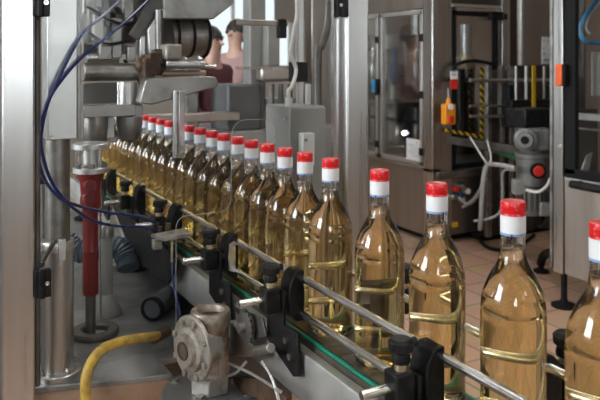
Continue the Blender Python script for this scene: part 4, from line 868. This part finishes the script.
# ------------------------------------------------------------------ RIGHT MACHINE
RXm = 3.38; yp = PX(559, 100, RXm).y
rm = thing('right_machine', 'stainless machine with black-gasketed glass door and black handle at the right edge', 'machine', (RXm+.3, 2.2, 0))
zb = .20
MB().mm((RXm-.01, yp-.035, zb), (RXm+.04, yp+.035, 2.5)).build('door_post', 'steel_post', rm, .004)
MB().mm((RXm-.012, yp+.04, zb+.02), (RXm+.03, yp+.06, 2.5)).build('edge_strip', 'steel_dull', rm, .002)
yw0 = yp-.045; yw1 = .8; zw = PX(562, 173, RXm).z
MB().mm((RXm, yw1, zb), (RXm+.03, yw0+.005, zw-.035)).build('lower_door', 'tan', rm, .004)
f = MB()
f.mm((RXm-.004, yw1, zw-.02), (RXm+.03, yw0, zw+.035)); f.mm((RXm-.004, yw0-.075, zw), (RXm+.03, yw0, 2.5)); f.mm((RXm-.004, yw1, 2.44), (RXm+.03, yw0, 2.5)); f.mm((RXm-.004, yw1, zw), (RXm+.03, yw1+.07, 2.5))
wd = f.build('glazed_door', 'rubber', rm, .004); MB().mm((RXm+.01, yw1+.03, zw), (RXm+.016, yw0-.03, 2.47)).build('pane', 'smoke', wd)
MB().mm((RXm-.008, yw1, zw-.035), (RXm+.03, yw0, zw-.02)).build('sill_strip', 'steel_lit', rm, .002)
hq0, hq1 = PX(571, 184, RXm-.06), PX(612, 183, RXm-.06); hq1.z = hq0.z
h = MB().cyl(hq0, hq1, .024, seg=20); h.cyl(hq0+Vector((.0, -.03, 0)), hq0+Vector((.06, -.03, 0)), .02, seg=14); h.cyl(hq1+Vector((0, .03, 0)), hq1+Vector((.06, .03, 0)), .02, seg=14)
h.build('door_handle', 'black', rm, .004)
A = PX(560, 75, RXm-.03); f = MB(); f.box(A, (.035, .05, .13)); f.build('latch', 'redorange', rm, .01); MB().box(A+Vector((-.005, -.04, 0)), (.03, .02, .13)).build('latch_back', 'rubber', rm, .006)
MB().cyl(PX(559.5, 146, RXm-.012), PX(559.5, 146, RXm-.02), .012, seg=14).build('screw', 'chrome', rm)
f = MB(); fq = PZ(541, 272, 0)
MB().turn([(0, 0), (.055, 0), (.055, .014), (.02, .03), (.016, .07), (0, .07)], fq, seg=22).build('levelling_foot', 'rubber', rm)
tq = Vector((RXm+.02, yp+.02, PX(556, 254, RXm).z)); MB().tube([fq+Vector((0, 0, .06)), PD(541, 262, 4.86), PD(543.5, 256, 4.82), PD(549, 253, 4.7), PD(557, 253, 4.32)], .029, 16).build('foot_arm', 'rubber', rm)
fq2 = PZ(565, 313, 0); MB().turn([(0, 0), (.075, 0), (.075, .012), (.025, .03), (.018, .05), (.018, .24), (0, .24)], Vector((RXm+.02, yp-.02, 0)), seg=24).build('levelling_foot', 'rubber', rm)
MB().turn([(0, 0), (.075, 0), (.075, .012), (.025, .03), (.018, .05), (.018, .24), (0, .24)], Vector((RXm+.02, .95, 0)), seg=24).build('levelling_foot', 'rubber', rm)
MB().mm((RXm+.9, .8, .2), (RXm+.94, yp, 2.5)).build('rear_panel', 'greydark', rm); MB().mm((RXm, .8, 2.5), (RXm+.94, yp+.06, 2.53)).build('roof_panel', 'tan', rm)
MB().mm((RXm+.03, .8, zw-.08), (RXm+.9, yp-.05, zw-.05)).build('inner_floor', 'steel_dark', rm)
MB().mm((RXm+.03, yp, .22), (RXm+.9, yp+.03, zw-.05)).build('side_panel', 'tan', rm)
# inside the right machine
mA, mB = PX(572, 117, RXm+.45), PX(625, 119, RXm+.45); MB().mm((RXm+.45, mB.y, mB.z-.03), (RXm+.5, mA.y, mA.z+.03)).build('inner_rail', 'steel', rm, .004)
mA, mB = PX(572, 130, RXm+.5), PX(625, 131, RXm+.5); MB().mm((RXm+.5, mB.y, mB.z-.02), (RXm+.54, mA.y, mA.z+.02)).build('inner_rail', 'steel_dull', rm, .004)
MB().cyl(PX(599, 96, RXm+.3), PX(599, 52, RXm+.3), .045, seg=24).build('filter_bowl', 'winframe', rm, .004)
MB().mm((RXm+.7, .9, .75), (RXm+.74, yp-.2, 1.35)).build('inner_panel', 'steel_dull', rm)
MB().prism([PX(580, 172, RXm+.2), PX(588, 172, RXm+.2), PX(592, 152, RXm+.22), PX(586, 155, RXm+.22)], (.006, 0, 0)).build('inner_plate', 'steel_lit', rm)
P = [PX(a, c, RXm+.25) for a, c in ((606, -12), (594, 4), (584, 18), (580, 30), (584, 40), (596, 43), (612, 44), (630, 44))]
MB().tube(P, .013, 12).build('air_tube', 'bluelight', rm)
P = [PX(a, c, RXm+.27) for a, c in ((612, -14), (600, 2), (589, 17), (586, 28), (590, 34))]
MB().tube(P, .007, 10).build('air_tube', 'whitecable', rm)
# ------------------------------------------------------------------ CAMERA
cd = bpy.data.cameras.new('camera'); cam = bpy.data.objects.new('camera', cd); COL.objects.link(cam)
cam.location = CAM; cam.rotation_euler = (math.pi/2, 0, -YAW); cd.sensor_width = 36; cd.lens = 36*FPX/600; cd.shift_y = -(200-HORIZON)/600
cd.clip_start = .05; cd.dof.use_dof = True; cd.dof.focus_distance = 1.12; cd.dof.aperture_fstop = 11
SC.camera = cam
SC.cycles.max_bounces = 24; SC.cycles.transmission_bounces = 24; SC.cycles.glossy_bounces = 6; SC.cycles.diffuse_bounces = 4; SC.cycles.transparent_max_bounces = 24; SC.cycles.volume_bounces = 0
SC.cycles.caustics_refractive = True; SC.cycles.caustics_reflective = False; SC.cycles.blur_glossy = .5; SC.cycles.sample_clamp_indirect = 6
SC.cycles.use_denoising = True
SC.view_settings.view_transform = 'Standard'; SC.view_settings.look = 'None'; SC.view_settings.exposure = .58; SC.view_settings.gamma = 1; SC.view_settings.use_curve_mapping = False
